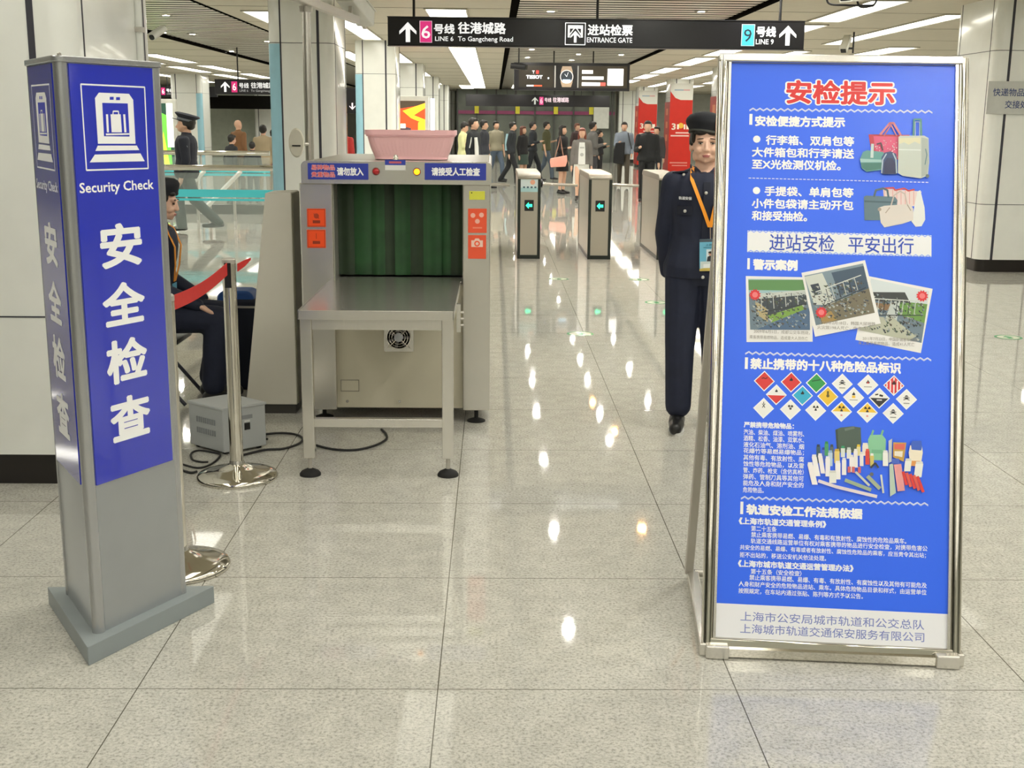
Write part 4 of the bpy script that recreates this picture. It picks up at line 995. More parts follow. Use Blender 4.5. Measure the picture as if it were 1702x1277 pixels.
# ================================================================== CAMERA POST AND CAMERAS
def gantry():
    R = Vector((-1.345, 8.9, 0)); t = thing('camera_post', 'tall brushed steel post with long horizontal arm left of the scanner', 'post', R)
    MB().lathe([(.12,0),(.12,.012),(.04,.02)],24).build('base_flange', steel, t)
    MB().lathe([(.031,.015),(.031,2.40)],24).build('pole', steel, t)
    MB().lathe([(.045,2.36),(.05,2.40)],24).build('collar', steel_dull, t)
    MB().bar((-.16,-1.75,2.43),(.19,1.5,2.43),.06,.06).build('arm', steel_dull, t, smooth=False, bevel=.006)
    o = MB().bar((.165,1.3,2.46),(.17,1.32,2.56),.03,.03).build('arm_bracket', steel_dull, t, smooth=False)
gantry()
wc = mat('white_camera_housing', 'DADAD2', .35); gl = mat('camera_glass', '1B1C20', .08)
def cctv(label, loc, rot, L=.3, w_=.1, hang=None, group=None, wc=wc):
    t = thing('surveillance_camera', label, 'camera', loc)
    M = Euler(rot).to_matrix().to_4x4()
    MB().rbox(-w_/2,w_/2,-w_*.45,w_*.45,-L/2,L/2,.012,3,M @ Matrix.Rotation(PI/2,4,'X')).build('housing', wc, t)
    MB().box(-w_*.56,w_*.56,-L*.55,L*.5,w_*.45,w_*.5,M).build('sunshield', wc, t, smooth=False)
    MB().rbox(-w_*.4,w_*.4,-w_*.36,w_*.36,0,.006,.01,3,M @ Matrix.Translation((0,-L/2,0)) @ Matrix.Rotation(PI/2,4,'X')).build('lens_window', gl, t)
    if hang is not None:
        b = MB(); b.cyl((0,.02,w_*.4),(0,.02,hang),.012,10); b.build('bracket', black_pl, t)
    return t
P1 = at_y(573,-12,10.1); P2 = at_y(608,31,10.7); vv = P2-P1
t = cctv('long white surveillance camera beside the end of the steel arm', (P1+P2)/2, vv.to_track_quat('-Y','Z').to_euler(), vv.length, .15)
p0 = Vector((0,.1,-.1)); b = MB(); b.tube(smooth_path([Vector((-.05,-.25,.2)),Vector((-.13,-.1,.1)),Vector((-.06,.2,-.06)),Vector((.02,.3,-.12))]),.008,8); b.build('cable', black_pl, t)
b = MB(); b.bar((0,.1,-.05),(.03,.42,-.14),.03,.03); b.build('bracket', steel_dull, t, smooth=False)
t = cctv('small tilted surveillance camera on a thin rod above the notice board', (5.31,18.7,2.82), (.75,0,-.55), .30, .10)
b = MB(); b.cyl((.13,.05,-.13),(.13,.05,.18),.014,8); b.bar((.0,.03,-.06),(.13,.05,-.06),.03,.03); b.build('hanging_rod', black_pl, t)
t = cctv('white surveillance camera in a looped wire bracket at the top right', (3.76,13.0,2.95), (.1,0,-.9), .34, .16)
b = MB(); b.tube(smooth_path([Vector((-.3,0,.05)),Vector((-.28,0,-.09)),Vector((-.1,0,-.11)),Vector((.13,0,-.11)),Vector((.21,0,-.09)),Vector((.24,0,.05))]),.011,8); b.tube(smooth_path([Vector((.0,0,.05)),Vector((.03,0,-.09)),Vector((.08,0,-.13)),Vector((.2,0,-.11))]),.011,8); b.build('wire_bracket', black_pl, t)
cctv('dark camera on a slim rod left of the hanging watch advertisement', (.40,20.5,2.52), (.1,0,1.2), .26, .10, .7, wc=black_pl)
cctv('white camera fixed to the side of the near left column', (-1.70,6.30,2.03), (.5,0,-.5), .10, .035)
t = thing('wall_device', 'cream oval plastic device with a dark slot beside the steel post', 'device', (-1.41,8.72,1.34))
pv = mat('cream_plastic','E8E5D6',.4)
MB().lathe([(.002,-.012),(.05,-.01),(.056,0),(.05,.01),(.002,.012)],24,M=Matrix.Translation((0,0,.11)) @ Matrix.Diagonal((1,1,1.85,1)) @ Matrix.Rotation(PI/2,4,'X')).build('body', pv, t)
MB().box(-.03,.03,-.016,-.008,.085,.095).build('slot', black_pl, t, smooth=False)
MB().cyl((.0,0,.1),(.06,.12,.1),.012).build('arm', steel_dull, t)
# ================================================================== PEOPLE
def remesh(mb, name, voxel, smooth, m):
    me = mb.mesh('tmp_shape')
    o = bpy.data.objects.new('tmp_shape', me); COL.objects.link(o)
    r = o.modifiers.new('r','REMESH'); r.mode = 'VOXEL'; r.voxel_size = voxel
    if smooth: s_ = o.modifiers.new('s','SMOOTH'); s_.factor = .5; s_.iterations = smooth
    dg = bpy.context.evaluated_depsgraph_get()
    out = bpy.data.meshes.new_from_object(o.evaluated_get(dg), depsgraph=dg)
    bpy.data.objects.remove(o); bpy.data.meshes.remove(me)
    out.name = name; out.materials.clear()
    if m: out.materials.append(m)
    out.polygons.foreach_set('use_smooth',[True]*len(out.polygons))
    return out
SKIN = mat('skin', 'E6BCA4', .5, vary=.03); SKIN_F = mat('skin_far', 'D0A68C', .6, vary=0)
HAIR = mat('black_hair', '17130F', .5, vary=.1); HAIRB = mat('brown_hair', '5A2E1E', .5, vary=.1)
NAVY = mat('navy_uniform', '1C2238', .75, vary=.12, nscale=14); SHOE = mat('black_shoe', '1A1A1B', .4)
def ering(z, rx, ry, y=0, x=0, n=16): return [(x+rx*math.cos(2*PI*k/n), y+ry*math.sin(2*PI*k/n), z) for k in range(n)]
class Body:
    """joints of a figure 1.65 m tall facing -Y; sx = -1 is the person's right"""
    def __init__(s, arms=None, legs=None, lean=0., zoff=0., head=(0,0), female=True, lean_side=0.):
        s.arms = {-1: ((-.05,.03,-.27),(-.065,-.02,-.505)), 1: ((.05,.03,-.27),(.065,-.02,-.505))}
        s.legs = {-1: ((-.01,-.01,-.405),(-.012,.02,-.785)), 1: ((.01,-.01,-.405),(.012,.02,-.785))}
        if arms: s.arms.update(arms)
        if legs: s.legs.update(legs)
        s.R = Matrix.Translation((0,0,.9+zoff)) @ Matrix.Rotation(lean,4,'X') @ Matrix.Rotation(lean_side,4,'Y') @ Matrix.Translation((0,0,-.9))
        s.Z = Matrix.Translation((0,0,zoff)); s.head = head
        s.sw = .158 if female else .178
    def U(s, p): return s.R @ Vector(p)
    def Lw(s, p): return s.Z @ Vector(p)
    def arm(s, sx):
        sh = Vector((sx*s.sw,.008,1.325)); e, w_ = s.arms[sx]
        return s.U(sh), s.U(sh+Vector(e)), s.U(sh+Vector(w_))
    def leg(s, sx):
        h = Vector((sx*.085,.0,.865)); k, a = s.legs[sx]
        return s.Lw(h), s.Lw(h+Vector(k)), s.Lw(h+Vector(a))
    def torso(s, mb, d=0., z0=.80, z1=1.42, hem=0.):
        P = [(.78,.13,.085),(.84,.163,.108),(.90,.166,.112),(.97,.15,.104),(1.06,.134,.094),(1.14,.142,.100),(1.22,.152,.106),(1.29,.156,.102),(1.345,.14,.088),(1.385,.085,.068),(1.43,.05,.05)]
        kw = s.sw/.158
        rings = []
        for z, rx, ry in P:
            if z < z0-.001 or z > z1+.001: continue
            ex = hem if z < .95 else 0
            rings.append([s.U(p) for p in ering(z, rx*(1+(kw-1)*.9)+d+ex, ry+d+ex, .004)])
        mb.loft(rings)
def hand(mb, wrist, d, palm_n, side, curl=.5, k=1.):
    """wrist point, direction of the hand, palm normal (the way fingers close), side = +1/-1 thumb side"""
    d = Vector(d).normalized(); n = (Vector(palm_n)-d*Vector(palm_n).dot(d)).normalized(); x = d.cross(n)*side
    w_ = Vector(wrist)
    for f in (-.026,-.009,.009,.026): mb.cone(w_+x*f*.6*k, w_+x*f*k+d*.085*k, .015*k, .0125*k, 8)
    for i, (f, ln) in enumerate(((-.029,.060),(-.010,.076),(.010,.082),(.029,.072))):
        p = w_+x*f*k+d*.085*k; dd = d.copy()
        for j in range(3):
            dd = (dd+n*curl*(.55+.1*i*0)).normalized(); q = p+dd*ln*k*(.44,.32,.24)[j]
            mb.cone(p, q, .0088*k-(j*.0006), .0082*k-j*.0007, 8); p = q
    p = w_+x*.024*k+d*.018*k; dd = (d*.55+x*.75+n*.25).normalized()
    for j, ln in enumerate((.04,.032,.026)):
        q = p+dd*ln*k; mb.cone(p, q, .011*k-j*.001, .0098*k-j*.001, 8); p = q; dd = (dd+d*.45+n*.2).normalized()
def head_shapes(mb, T, fine):
    e = lambda c, r: mb.ell(T @ Vector(c) if False else c, r)
    def E(c, r, nu=16, nv=11):
        M = T @ Matrix.Translation(c) @ Matrix.Diagonal((*r,1)); rings = []
        for k in range(1,nv):
            a = PI*k/nv; rings.append([(math.sin(a)*math.cos(2*PI*i/nu), math.sin(a)*math.sin(2*PI*i/nu), -math.cos(a)) for i in range(nu)])
        mb.loft(rings, M)
    E((0,.012,1.555),(.076,.094,.094)); E((0,-.022,1.515),(.066,.070,.080)); E((0,-.032,1.468),(.050,.056,.036))
    if fine:
        E((0,-.066,1.447),(.020,.018,.014))                                    # chin
        for s in (-1,1):
            E((s*.036,-.062,1.500),(.026,.026,.024)); E((s*.030,-.078,1.550),(.026,.016,.008))   # cheeks, brows
            E((s*.076,.012,1.515),(.010,.020,.030)); E((s*.052,-.02,1.47),(.016,.03,.03))
            E((s*.009,-.098,1.498),(.008,.009,.007))
        mb.cone(T @ Vector((0,-.086,1.545)), T @ Vector((0,-.101,1.502)), .0075, .0105, 10)
        E((0,-.084,1.472),(.024,.010,.006)); E((0,-.083,1.463),(.021,.010,.006))
    else:
        mb.cone(T @ Vector((0,-.085,1.54)), T @ Vector((0,-.102,1.502)), .01, .013, 8)
        for s in (-1,1): E((s*.074,.012,1.515),(.012,.02,.03),8,6)
def person(label, loc, rz, b, h=1.65, top='202020', legs_c='252a36', sleeve='long', bottom='trousers', hair='short', hair_m=None, fine=False, voxel=.017,
           group=None, top_len=0.82, top_m=None, bot_m=None, shoe_m=None, turn=0., nod=0., shell=True):
    k = h/1.65; mb = MB(); hm = hair_m or HAIR
    T = b.R @ Matrix.Translation((0,0,1.43)) @ Matrix.Rotation(turn,4,'Z') @ Matrix.Rotation(nod,4,'X') @ Matrix.Translation((0,0,-1.43))
    b.torso(mb); head_shapes(mb, T, fine)
    mb.cone(b.U((0,.018,1.36)), T @ Vector((0,.008,1.47)), .054, .052)
    for sx in (-1,1):
        s_, e, w_ = b.arm(sx); mb.cone(s_, e, .047, .036); mb.cone(e, w_, .036, .025); mb.cone(b.U((sx*.09,.01,1.34)), s_, .05, .05)
        if fine:
            d = (w_-e).normalized(); hand(mb, w_, b.hd[sx][0] if hasattr(b,'hd') else d, b.hd[sx][1] if hasattr(b,'hd') else (-sx,0,0), -sx, .35)
        else:
            d = (w_-e).normalized(); mb.cone(w_, w_+d*.09, .026, .03, 8); mb.cone(w_+d*.09, w_+d*.15, .024, .014, 8)
        hp, kn, an = b.leg(sx); mb.cone(hp, kn, .078, .052); mb.cone(kn, an, .05, .034)
        toe = Vector((sx*.03,-.15,0)); sd = (kn-an)
        mb.cone(an+Vector((0,.02,-.03)), an+toe*.8+Vector((0,0,-.05)), .034, .024)
    root = link('person', remesh(mb, 'person', voxel if not fine else .0052, 2, SKIN if fine else SKIN_F))
    root.location = loc; root.rotation_euler = (0,0,rz); root.scale = (k,k,k)
    tag(root, label, 'person', group)
    # upper garment
    tm = top_m or mat('cloth_'+top, top, .8, vary=.06)
    mb = MB(); dd = .026 if fine else .02
    b.torso(mb, dd, top_len-.001, 1.40, .008); mb.cone(b.U((0,.012,1.36)), b.U((0,.010,1.408)) if not fine else b.U((0,.03,1.37)), .066 if not fine else .058, .060 if not fine else .058)
    for sx in (-1,1):
        s_, e, w_ = b.arm(sx); mb.cone(b.U((sx*.04,.012,1.368)), s_+Vector((0,0,-.018)), .052, .058)
        if sleeve == 'none': continue
        mb.cone(s_, e, .054+dd*.5, .046+dd*.3)
        if sleeve == 'long': mb.cone(e, w_-(w_-e)*.02, .046+dd*.3, .038)
    root_top = link('jacket' if sleeve == 'long' else 'shirt', remesh(mb, 'jacket', voxel*1.0 if not fine else .008, 3, tm), root)
    # lower garment
    bm_ = bot_m or mat('cloth_'+legs_c, legs_c, .8, vary=.06)
    mb = MB()
    if bottom in ('trousers','shorts'):
        mb.loft([[b.Lw(p) for p in ering(z, rx+.006, ry+.006, .004)] for z, rx, ry in ((.80,.14,.09),(.86,.168,.113),(.93,.166,.113),(.98,.15,.105))])
        for sx in (-1,1):
            hp, kn, an = b.leg(sx)
            wk = 1.2 if fine else 1.
            mb.cone(hp+Vector((0,0,-.01)), kn, .088*wk, .068*wk)
            if bottom == 'trousers': mb.cone(kn, an+Vector((0,.005,.05 if fine else 0)), .067*wk, .060*wk)
    else:
        zt, zb = .96, (.55 if bottom == 'skirt' else .35)
        mb.loft([[b.Lw(p) for p in ering(z, rx, ry)] for z, rx, ry in ((zt,.15,.105),(.86,.178,.125),(zb,.20,.15))])
    link('trousers' if bottom == 'trousers' else 'skirt' if 'skirt' in bottom or bottom == 'dress' else 'shorts', remesh(mb, 'trousers', voxel*1.0 if not fine else .009, 3, bm_), root)
    # shoes
    for sx in (-1,1):
        hp, kn, an = b.leg(sx); mb = MB(); f = an.copy(); 
        pitch = 0.
        c = Vector((an.x, an.y, an.z-.08))
        ks = 1.18 if fine else 1.; mb.cone(c+Vector((0,.035,.045)), c+Vector((sx*.012,-.055,.045)), .038*ks, .036*ks); mb.cone(c+Vector((sx*.008,-.04,.036)), c+Vector((sx*.022,-.15,.034)), .037*ks, .030*ks)
        mb.cone(c+Vector((0,.03,.05)), an+Vector((0,.0,.02)), .036, .038)
        link('shoe', remesh(mb, 'shoe', .012 if not fine else .008, 2, shoe_m or SHOE), root)
    # hair
    if hair:
        mb = MB()
        def E(c_, r): 
            nu, nv = 14, 10; M = T @ Matrix.Translation(c_) @ Matrix.Diagonal((*r,1)); rings = []
            for q in range(1,nv):
                a = PI*q/nv; rings.append([(math.sin(a)*math.cos(2*PI*i/nu), math.sin(a)*math.sin(2*PI*i/nu), -math.cos(a)) for i in range(nu)])
            mb.loft(rings, M)
        E((0,.028,1.575),(.086,.092,.088)); E((0,-.035,1.612),(.07,.055,.035)); E((0,.05,1.52),(.075,.06,.06))
        for s in (-1,1): E((s*.072,.02,1.545),(.016,.04,.04))
        if hair == 'long':
            E((0,.06,1.45),(.085,.05,.13)); 
            for s in (-1,1): E((s*.072,.02,1.45),(.028,.05,.14))
        if hair == 'tail': mb.cone(T @ Vector((0,.11,1.56)), T @ Vector((0,.14,1.36)), .03, .018)
        if fine and hair == 'short':
            for s in (-1,1): E((s*.03,-.066,1.588),(.035,.022,.016)); E((s*.068,-.03,1.56),(.012,.03,.03))
        link('hair', remesh(mb, 'hair', .014 if not fine else .006, 2, hm), root)
    return root, T
WALK = {-1: ((-.01,-.16,-.38),(-.012,-.20,-.76)), 1: ((.01,.08,-.40),(.012,.30,-.74))}
WALK2 = {1: ((.01,-.16,-.38),(.012,-.20,-.76)), -1: ((-.01,.08,-.40),(-.012,.30,-.74))}
PHONE = {-1: ((-.05,.0,-.27),(.02,-.2,-.22))}
PHONE2 = {1: ((.05,.0,-.27),(-.02,-.2,-.22))}
RT, LT, BK = PI/2, -PI/2, PI

# ---- the standing guard at the right
def guard_standing():
    b = Body(arms={-1: ((-.036,.045,-.262),(-.012,.115,-.48)), 1: ((.036,.045,-.262),(.012,.115,-.48))})
    b.hd = {-1: ((.75,.25,-.5),(0,-1,0)), 1: ((-.75,.25,-.5),(0,-1,0))}
    b.legs = {-1: ((-.01,-.005,-.405),(-.004,.015,-.785)), 1: ((.012,-.005,-.405),(.03,.02,-.785))}
    k = .985
    root, T = person('guard in navy uniform, beret and orange lanyard standing behind the notice board', (1.083,6.22,0), -.08, b, 1.65*k, hair='short', fine=True,
                     top_m=NAVY, bot_m=NAVY, turn=-.06, top_len=.82)
    U = b.U
    def sub(n, mb, m, sm=True): return mb.build(n, m, root, sm)
    def face(mb, c, r, rot=0.):
        M = T @ Matrix.Translation(c) @ Matrix.Rotation(rot,4,'Y') @ Matrix.Diagonal((*r,1)); rings = []
        for q in range(1,9):
            a = PI*q/9; rings.append([(math.sin(a)*math.cos(2*PI*i/14), math.sin(a)*math.sin(2*PI*i/14), -math.cos(a)) for i in range(14)])
        mb.loft(rings, M)
    dark = mat('dark_iris','2A1A14',.3); lip = mat('lips','B06A66',.45); white = mat('eye_white','DAD2C8',.3)
    for s in (-1,1):
        mb = MB(); face(mb,(s*.031,-.0835,1.532),(.0125,.008,.0038)); e = sub('eye', mb, white)
        mb = MB(); face(mb,(s*.031,-.0885,1.532),(.0052,.004,.0036)); mb.build('iris', dark, e)
        mb = MB(); face(mb,(s*.031,-.0855,1.536),(.0145,.0075,.0022), s*.12); mb.build('eyelid', HAIR, e)
        mb = MB(); face(mb,(s*.033,-.0895,1.556),(.018,.006,.0028), s*.1); sub('eyebrow', mb, mat('eyebrow','3A2A20',.7))
    mb = MB(); face(mb,(0,-.0915,1.4725),(.021,.006,.0036)); face(mb,(0,-.0905,1.466),(.018,.006,.0042)); sub('lips', mb, lip)
    # beret with badge, pulled down to one side
    mb = MB()
    M = T @ Matrix.Translation((0,.008,1.603)) @ Matrix.Rotation(.14,4,'Y') @ Matrix.Rotation(-.16,4,'X')
    prof = [(.088,-.026,0),(.0905,-.012,0),(.095,.000,-.003),(.102,.012,-.006),(.105,.026,-.009),(.101,.043,-.010),(.090,.059,-.010),(.070,.073,-.008),(.042,.083,-.006),(.008,.087,-.004)]
    n = 28; rings = []
    for r, z, xo in prof: rings.append([(xo+r*math.cos(2*PI*i/n), r*1.10*math.sin(2*PI*i/n), z) for i in range(n)])
    mb.loft(rings, M); cap = sub('beret', mb, mat('black_beret','15171F',.8,vary=.1))
    mb = MB(); mb.loft([[(.091*math.cos(2*PI*i/n), .091*1.12*math.sin(2*PI*i/n), z) for i in range(n)] for z in (-.027,-.017)], M); mb.build('beret_band', mat('grey_band','43443F',.7), cap)
    a = math.radians(-58); MBd = M @ Matrix.Translation((.107*math.cos(a),.12*math.sin(a),.028)) @ Matrix.Rotation(a+PI/2,4,'Z') @ Matrix.Rotation(PI/2+.25,4,'X')
    mb = MB(); mb.lathe([(.024,0),(.024,.004),(.019,.007)],20,M=MBd); bd = mb.build('cap_badge', mat('silver_badge','C9CCD0',.3,.6), cap)
    mb = MB(); mb.lathe([(.011,.007),(.011,.0085)],14,M=MBd); mb.build('badge_emblem', mat('badge_blue','33405E',.4), bd)
    # collar, placket, buttons, pockets, epaulettes
    navy2 = mat('navy_seam','151A2C',.75)
    mb = MB()
    for s in (-1,1):
        mb._add([U(p) for p in ((s*.012,-.082,1.352),(s*.074,-.05,1.40),(s*.078,.0,1.425),(s*.085,-.062,1.362),(s*.05,-.115,1.318))]+[U(p) for p in ((s*.012,-.074,1.352),(s*.068,-.044,1.40),(s*.070,.0,1.425),(s*.080,-.054,1.362),(s*.05,-.107,1.318))],
                [(0,1,2,3,4),(9,8,7,6,5)]+[(i,(i+1)%5,5+(i+1)%5,5+i) for i in range(5)])
    sub('collar', mb, navy2)
    btn = mat('silver_button','C9C8C2',.3,.5)
    def front_y(x, z):
        Z = [(.82,.168,.112),(.9,.17,.115),(.97,.158,.11),(1.06,.142,.102),(1.14,.15,.108),(1.22,.16,.114),(1.29,.164,.110),(1.345,.148,.096)]
        for (za,rxa,rya),(zb,rxb,ryb) in zip(Z,Z[1:]):
            if za <= z <= zb:
                f = (z-za)/(zb-za); rx, ry = rxa+(rxb-rxa)*f+.020, rya+(ryb-rya)*f+.022
                return .004-ry*math.sqrt(max(0,1-(x/rx)**2))
        return -.11
    def patch(name, x0, x1, z0, z1, m, lift=.004, nx=6, nz=2, tilt=0.):
        v = []; f = []
        for q in range(2):
            for j in range(nz+1):
                for i in range(nx+1):
                    x = x0+(x1-x0)*i/nx; z = z0+(z1-z0)*j/nz+tilt*(x-x0); v.append(U((x, front_y(x,z)-lift+q*.006, z)))
        n1 = (nx+1)*(nz+1)
        for j in range(nz):
            for i in range(nx):
                a_ = j*(nx+1)+i; f.append((a_,a_+1,a_+nx+2,a_+nx+1)); f.append((n1+a_,n1+a_+nx+1,n1+a_+nx+2,n1+a_+1))
        ed = list(range(nx+1))+[j*(nx+1)+nx for j in range(1,nz+1)]+[nz*(nx+1)+i for i in range(nx-1,-1,-1)]+[j*(nx+1) for j in range(nz-1,0,-1)]
        for i in range(len(ed)): a_, c_ = ed[i], ed[(i+1)%len(ed)]; f.append((a_,n1+a_,n1+c_,c_))
        return sub(name, MB()._add(v,f), m)
    patch('placket',-.014,.02,.845,1.34,navy2,.005,2,14)
    for z in (1.285,):
        mb = MB(); p = U((-.002,front_y(0,z)-.008,z)); mb.ell(p,(.0085,.004,.0085)); sub('button', mb, btn)
    mb = MB(); p = U((.0,front_y(0,.852)-.010,.852)); mb.ell(p,(.009,.004,.009)); sub('button', mb, btn)
    for s in (-1,1):
        pk = patch('pocket_flap', .066 if s > 0 else -.142, .142 if s > 0 else -.066, 1.168, 1.216, navy2, .005, 5, 2)
        mb = MB(); x = s*.104; mb.ell(U((x,front_y(x,1.19)-.009,1.19)),(.0085,.004,.0085)); mb.build('button', btn, pk)
        mb = MB(); mb.bar(U((s*.085,-.02,1.392)),U((s*.165,-.005,1.382)),.045,.008,(0,0,1)); ep = sub('epaulette', mb, navy2, False)
        mb = MB(); mb.ell(U((s*.112,-.048,1.372)),(.0085,.006,.0085)); mb.build('button', btn, ep)
    lb = patch('name_strip',-.138,-.072,1.246,1.266,navy2,.005,4,1)
    x_ = -.111
    P = Print(Matrix.Translation(U((-.137,front_y(-.137,1.256)-.010,1.248))) @ Matrix.Rotation(-.62,4,'Z') @ Matrix.Rotation(PI/2,4,'X')); P.text('轨道安保',0,.078,.008,.017,'DFE2E6',.04); P.build('strip_lettering', lb)
    # lanyard and card
    om = mat('orange_lanyard','F39A22',.6)
    for s, pts in ((-1,[(-.058,.03,1.415),(-.068,-.03,1.405),(-.073,-.088,1.35),(-.046,None,1.28),(-.008,None,1.19),(.024,None,1.11)]),(1,[(.058,.03,1.415),(.068,-.03,1.405),(.073,-.088,1.35),(.060,None,1.28),(.042,None,1.19),(.028,None,1.11)])):
        rings = []
        for x, y, z in pts:
            yy = (front_y(x,z)-.010) if y is None else y-.008
            rings.append([U((x-.0095,yy+.001,z)),U((x-.0095,yy-.002,z)),U((x+.0095,yy-.002,z)),U((x+.0095,yy+.001,z))])
        mb = MB(); mb.loft(rings); sub('lanyard', mb, om)
    yk = -.150
    mb = MB(); mb.bar(U((.026,yk+.004,1.112)),U((.030,yk,1.045)),.005,.004); sub('lanyard_hook', mb, mat('grey_hook','9A8A80',.4,.4))
    Fm = Matrix.Translation(U((-.020,yk-.004,.885))) @ Matrix.Rotation(-.04,4,'Y') @ Matrix.Rotation(PI/2,4,'X')
    b_ = MB(); b_.box(0,.105,0,.165,-.002,.001); card = b_.build('identity_card', mat('card_teal','6FB6D2',.3,vary=0), root, smooth=False, M=Fm)
    P = Print(Fm @ Matrix.Translation((0,0,.0012))); P.rect(0,.105,.15,.165,'4A5560'); P.rect(.004,.101,.0,.05,'C9D6D4'); P.poly([(.0,0),(.105,0),(.105,.012),(.05,.02),(0,.012)],'C9B45A'); P.poly([(.02,.016),(.08,.016),(.085,.04),(.02,.036)],'E8EEEE')
    P.rect(.035,.075,.05,.112,'D6E4EA'); P.poly([(.037,.05),(.073,.05),(.069,.074),(.055,.08),(.041,.074)],'2A3038'); P.disc(.055,.088,.010,'C9A18A',12); P.disc(.055,.096,.0105,'231C18',12,.006)
    P.text('上岗证',.03,.085,.135,.012,'3A6A80',.02); P.rect(.02,.09,.120,.124,'4A86A0')
    P.build('card_print', card)
    # white edged shoe soles
    for sx in (-1,1):
        hp, kn, an = b.leg(sx); c = Vector((an.x, an.y, 0)); out = [(c.x+sx*.01+.043*math.cos(q)*(1 if math.sin(q) < .2 else .92), c.y-.055+.125*math.sin(q)) for q in [2*PI*i/24 for i in range(24)]]
        MB().prism(out, 0, .016).build('shoe_sole', mat('white_sole','D6D6D2',.5), root)
guard_standing()

# ---- the seated guard behind the barrier, facing right
def guard_seated():
    zo = -.345
    b = Body(arms={-1: ((-.03,-.04,-.26),(.01,-.33,-.335)), 1: ((.03,-.05,-.26),(-.02,-.29,-.345))}, legs={-1: ((-.02,-.43,-.02),(-.03,-.40,-.455)), 1: ((.02,-.42,-.02),(.03,-.33,-.455))}, zoff=zo, lean=.17)
    b.hd = {-1: ((.1,-.8,-.45),(0,-.25,-1)), 1: ((-.1,-.8,-.45),(0,-.25,-1))}
    root, T = person('seated guard in navy uniform and dark beret, in profile behind the red belt', (-1.985,6.85,.01), RT, b, 1.60, fine=True, top_m=NAVY, bot_m=NAVY, top_len=.84, turn=0.)
    def face(mb, c, r):
        M = T @ Matrix.Translation(c) @ Matrix.Diagonal((*r,1)); rings = []
        for q in range(1,9):
            a = PI*q/9; rings.append([(math.sin(a)*math.cos(2*PI*i/14), math.sin(a)*math.sin(2*PI*i/14), -math.cos(a)) for i in range(14)])
        mb.loft(rings, M)
    for s in (-1,1):
        mb = MB(); face(mb,(s*.033,-.083,1.533),(.0125,.008,.005)); mb.build('eye', mat('dark_iris','2A1A14',.3), root)
        mb = MB(); face(mb,(s*.034,-.089,1.556),(.017,.006,.0028)); mb.build('eyebrow', mat('eyebrow','3A2A20',.7), root)
    mb = MB(); face(mb,(0,-.0915,1.4725),(.020,.006,.0036)); face(mb,(0,-.0905,1.466),(.018,.006,.0042)); mb.build('lips', mat('lips','B06A66',.45), root)
    M = T @ Matrix.Translation((0,.010,1.588)) @ Matrix.Rotation(-.24,4,'X'); n = 28; mb = MB()
    mb.loft([[(r*math.cos(2*PI*i/n), r*1.12*math.sin(2*PI*i/n), z) for i in range(n)] for r, z in [(.088,-.022),(.0905,-.008),(.094,.002),(.100,.02),(.102,.036),(.096,.054),(.078,.068),(.045,.077),(.008,.080)]], M)
    mb.build('beret', mat('black_beret','15171F',.8,vary=.1), root)
    mb = MB(); mb.loft([[b.U(p) for p in ering(1.375,.085,.078,.01)],[b.U(p) for p in ering(1.415,.068,.066,.014)],[b.U(p) for p in ering(1.42,.058,.056,.014)],[b.U(p) for p in ering(1.38,.07,.066,.01)]], cap=False); mb.build('collar', mat('navy_seam','151A2C',.75), root)
    for s in (-1,1):
        rings = []
        for x, y, z in ((s*.06,.03,1.42),(s*.075,-.07,1.385),(s*.07,-.128,1.29),(s*.045,-.138,1.18),(s*.012,-.135,1.08)):
            rings.append([b.U((x-.013,y+.001,z)),b.U((x-.013,y-.003,z)),b.U((x+.013,y-.003,z)),b.U((x+.013,y+.001,z))])
        mb = MB(); mb.loft(rings); mb.build('lanyard', mat('orange_lanyard','F39A22',.6), root)
    mb = MB(); M = Matrix.Translation(b.U((0,-.145,.99))) @ Matrix.Rotation(.05,4,'X'); mb.box(-.045,.045,-.002,.002,-.07,.08,M); mb.build('identity_card', mat('card_teal','6FB6D2',.3,vary=0), root, smooth=False)
    mb = MB(); mb.bar(b.U((-.085,-.02,1.397)),b.U((-.168,0,1.388)),.045,.008); mb.build('epaulette', mat('navy_seam','151A2C',.75), root, False)
guard_seated()

# ---- passers-by
def at(px_, Y, dy=206): p = at_y(px_, dy, Y); return (p.x, Y, 0)
M_ = dict
def far(label, px_, Y, rz, h=1.66, b=None, female=False, **k):
    return person(label, at(px_,Y), rz, b or Body(female=female), h, **k)
far('passer-by in pale yellow shirt, head bent, farthest left of the crowd', 770, 29, RT*.9, 1.62, Body(arms={1: ((.02,-.05,-.26),(-.05,-.2,-.1)), -1: ((-.02,-.05,-.26),(.05,-.2,-.1))}), top='DCDDA6', sleeve='short', legs_c='C9C7B8', nod=.35)
pr, T_ = far('man in black jacket with white side panels beside the yellow shirt', 788, 24.5, RT*.75, 1.70, Body(female=False), top='1E2226', legs_c='2E3340')
wj = mat('white_cloth','D8D8D4',.8)
b = MB(); b.tube([(-.145,-.10,1.28),(-.15,-.118,1.1),(-.148,-.125,.86)],[.03,.04,.04],8); b.tube([(.145,.10,1.28),(.17,.1,1.1),(.16,.12,.86)],[.02,.03,.03],8); b.build('white_panel', wj, pr)
b = MB(); b.tube([(-.2,-.03,1.34),(-.225,-.03,1.2),(-.245,-.01,1.08)],.012,6); b.build('sleeve_stripe', wj, pr)
far('man in dark jacket and jeans behind the striped jacket man', 805, 30, RT*.8, 1.67, Body(legs=WALK), top='2E3038', legs_c='53606F')
far('man in grey-brown polo shirt and jeans left of the light blue jacket', 825, 34, RT*.35, 1.66, Body(legs=WALK2, female=False), top='8C8672', sleeve='short', legs_c='566477')
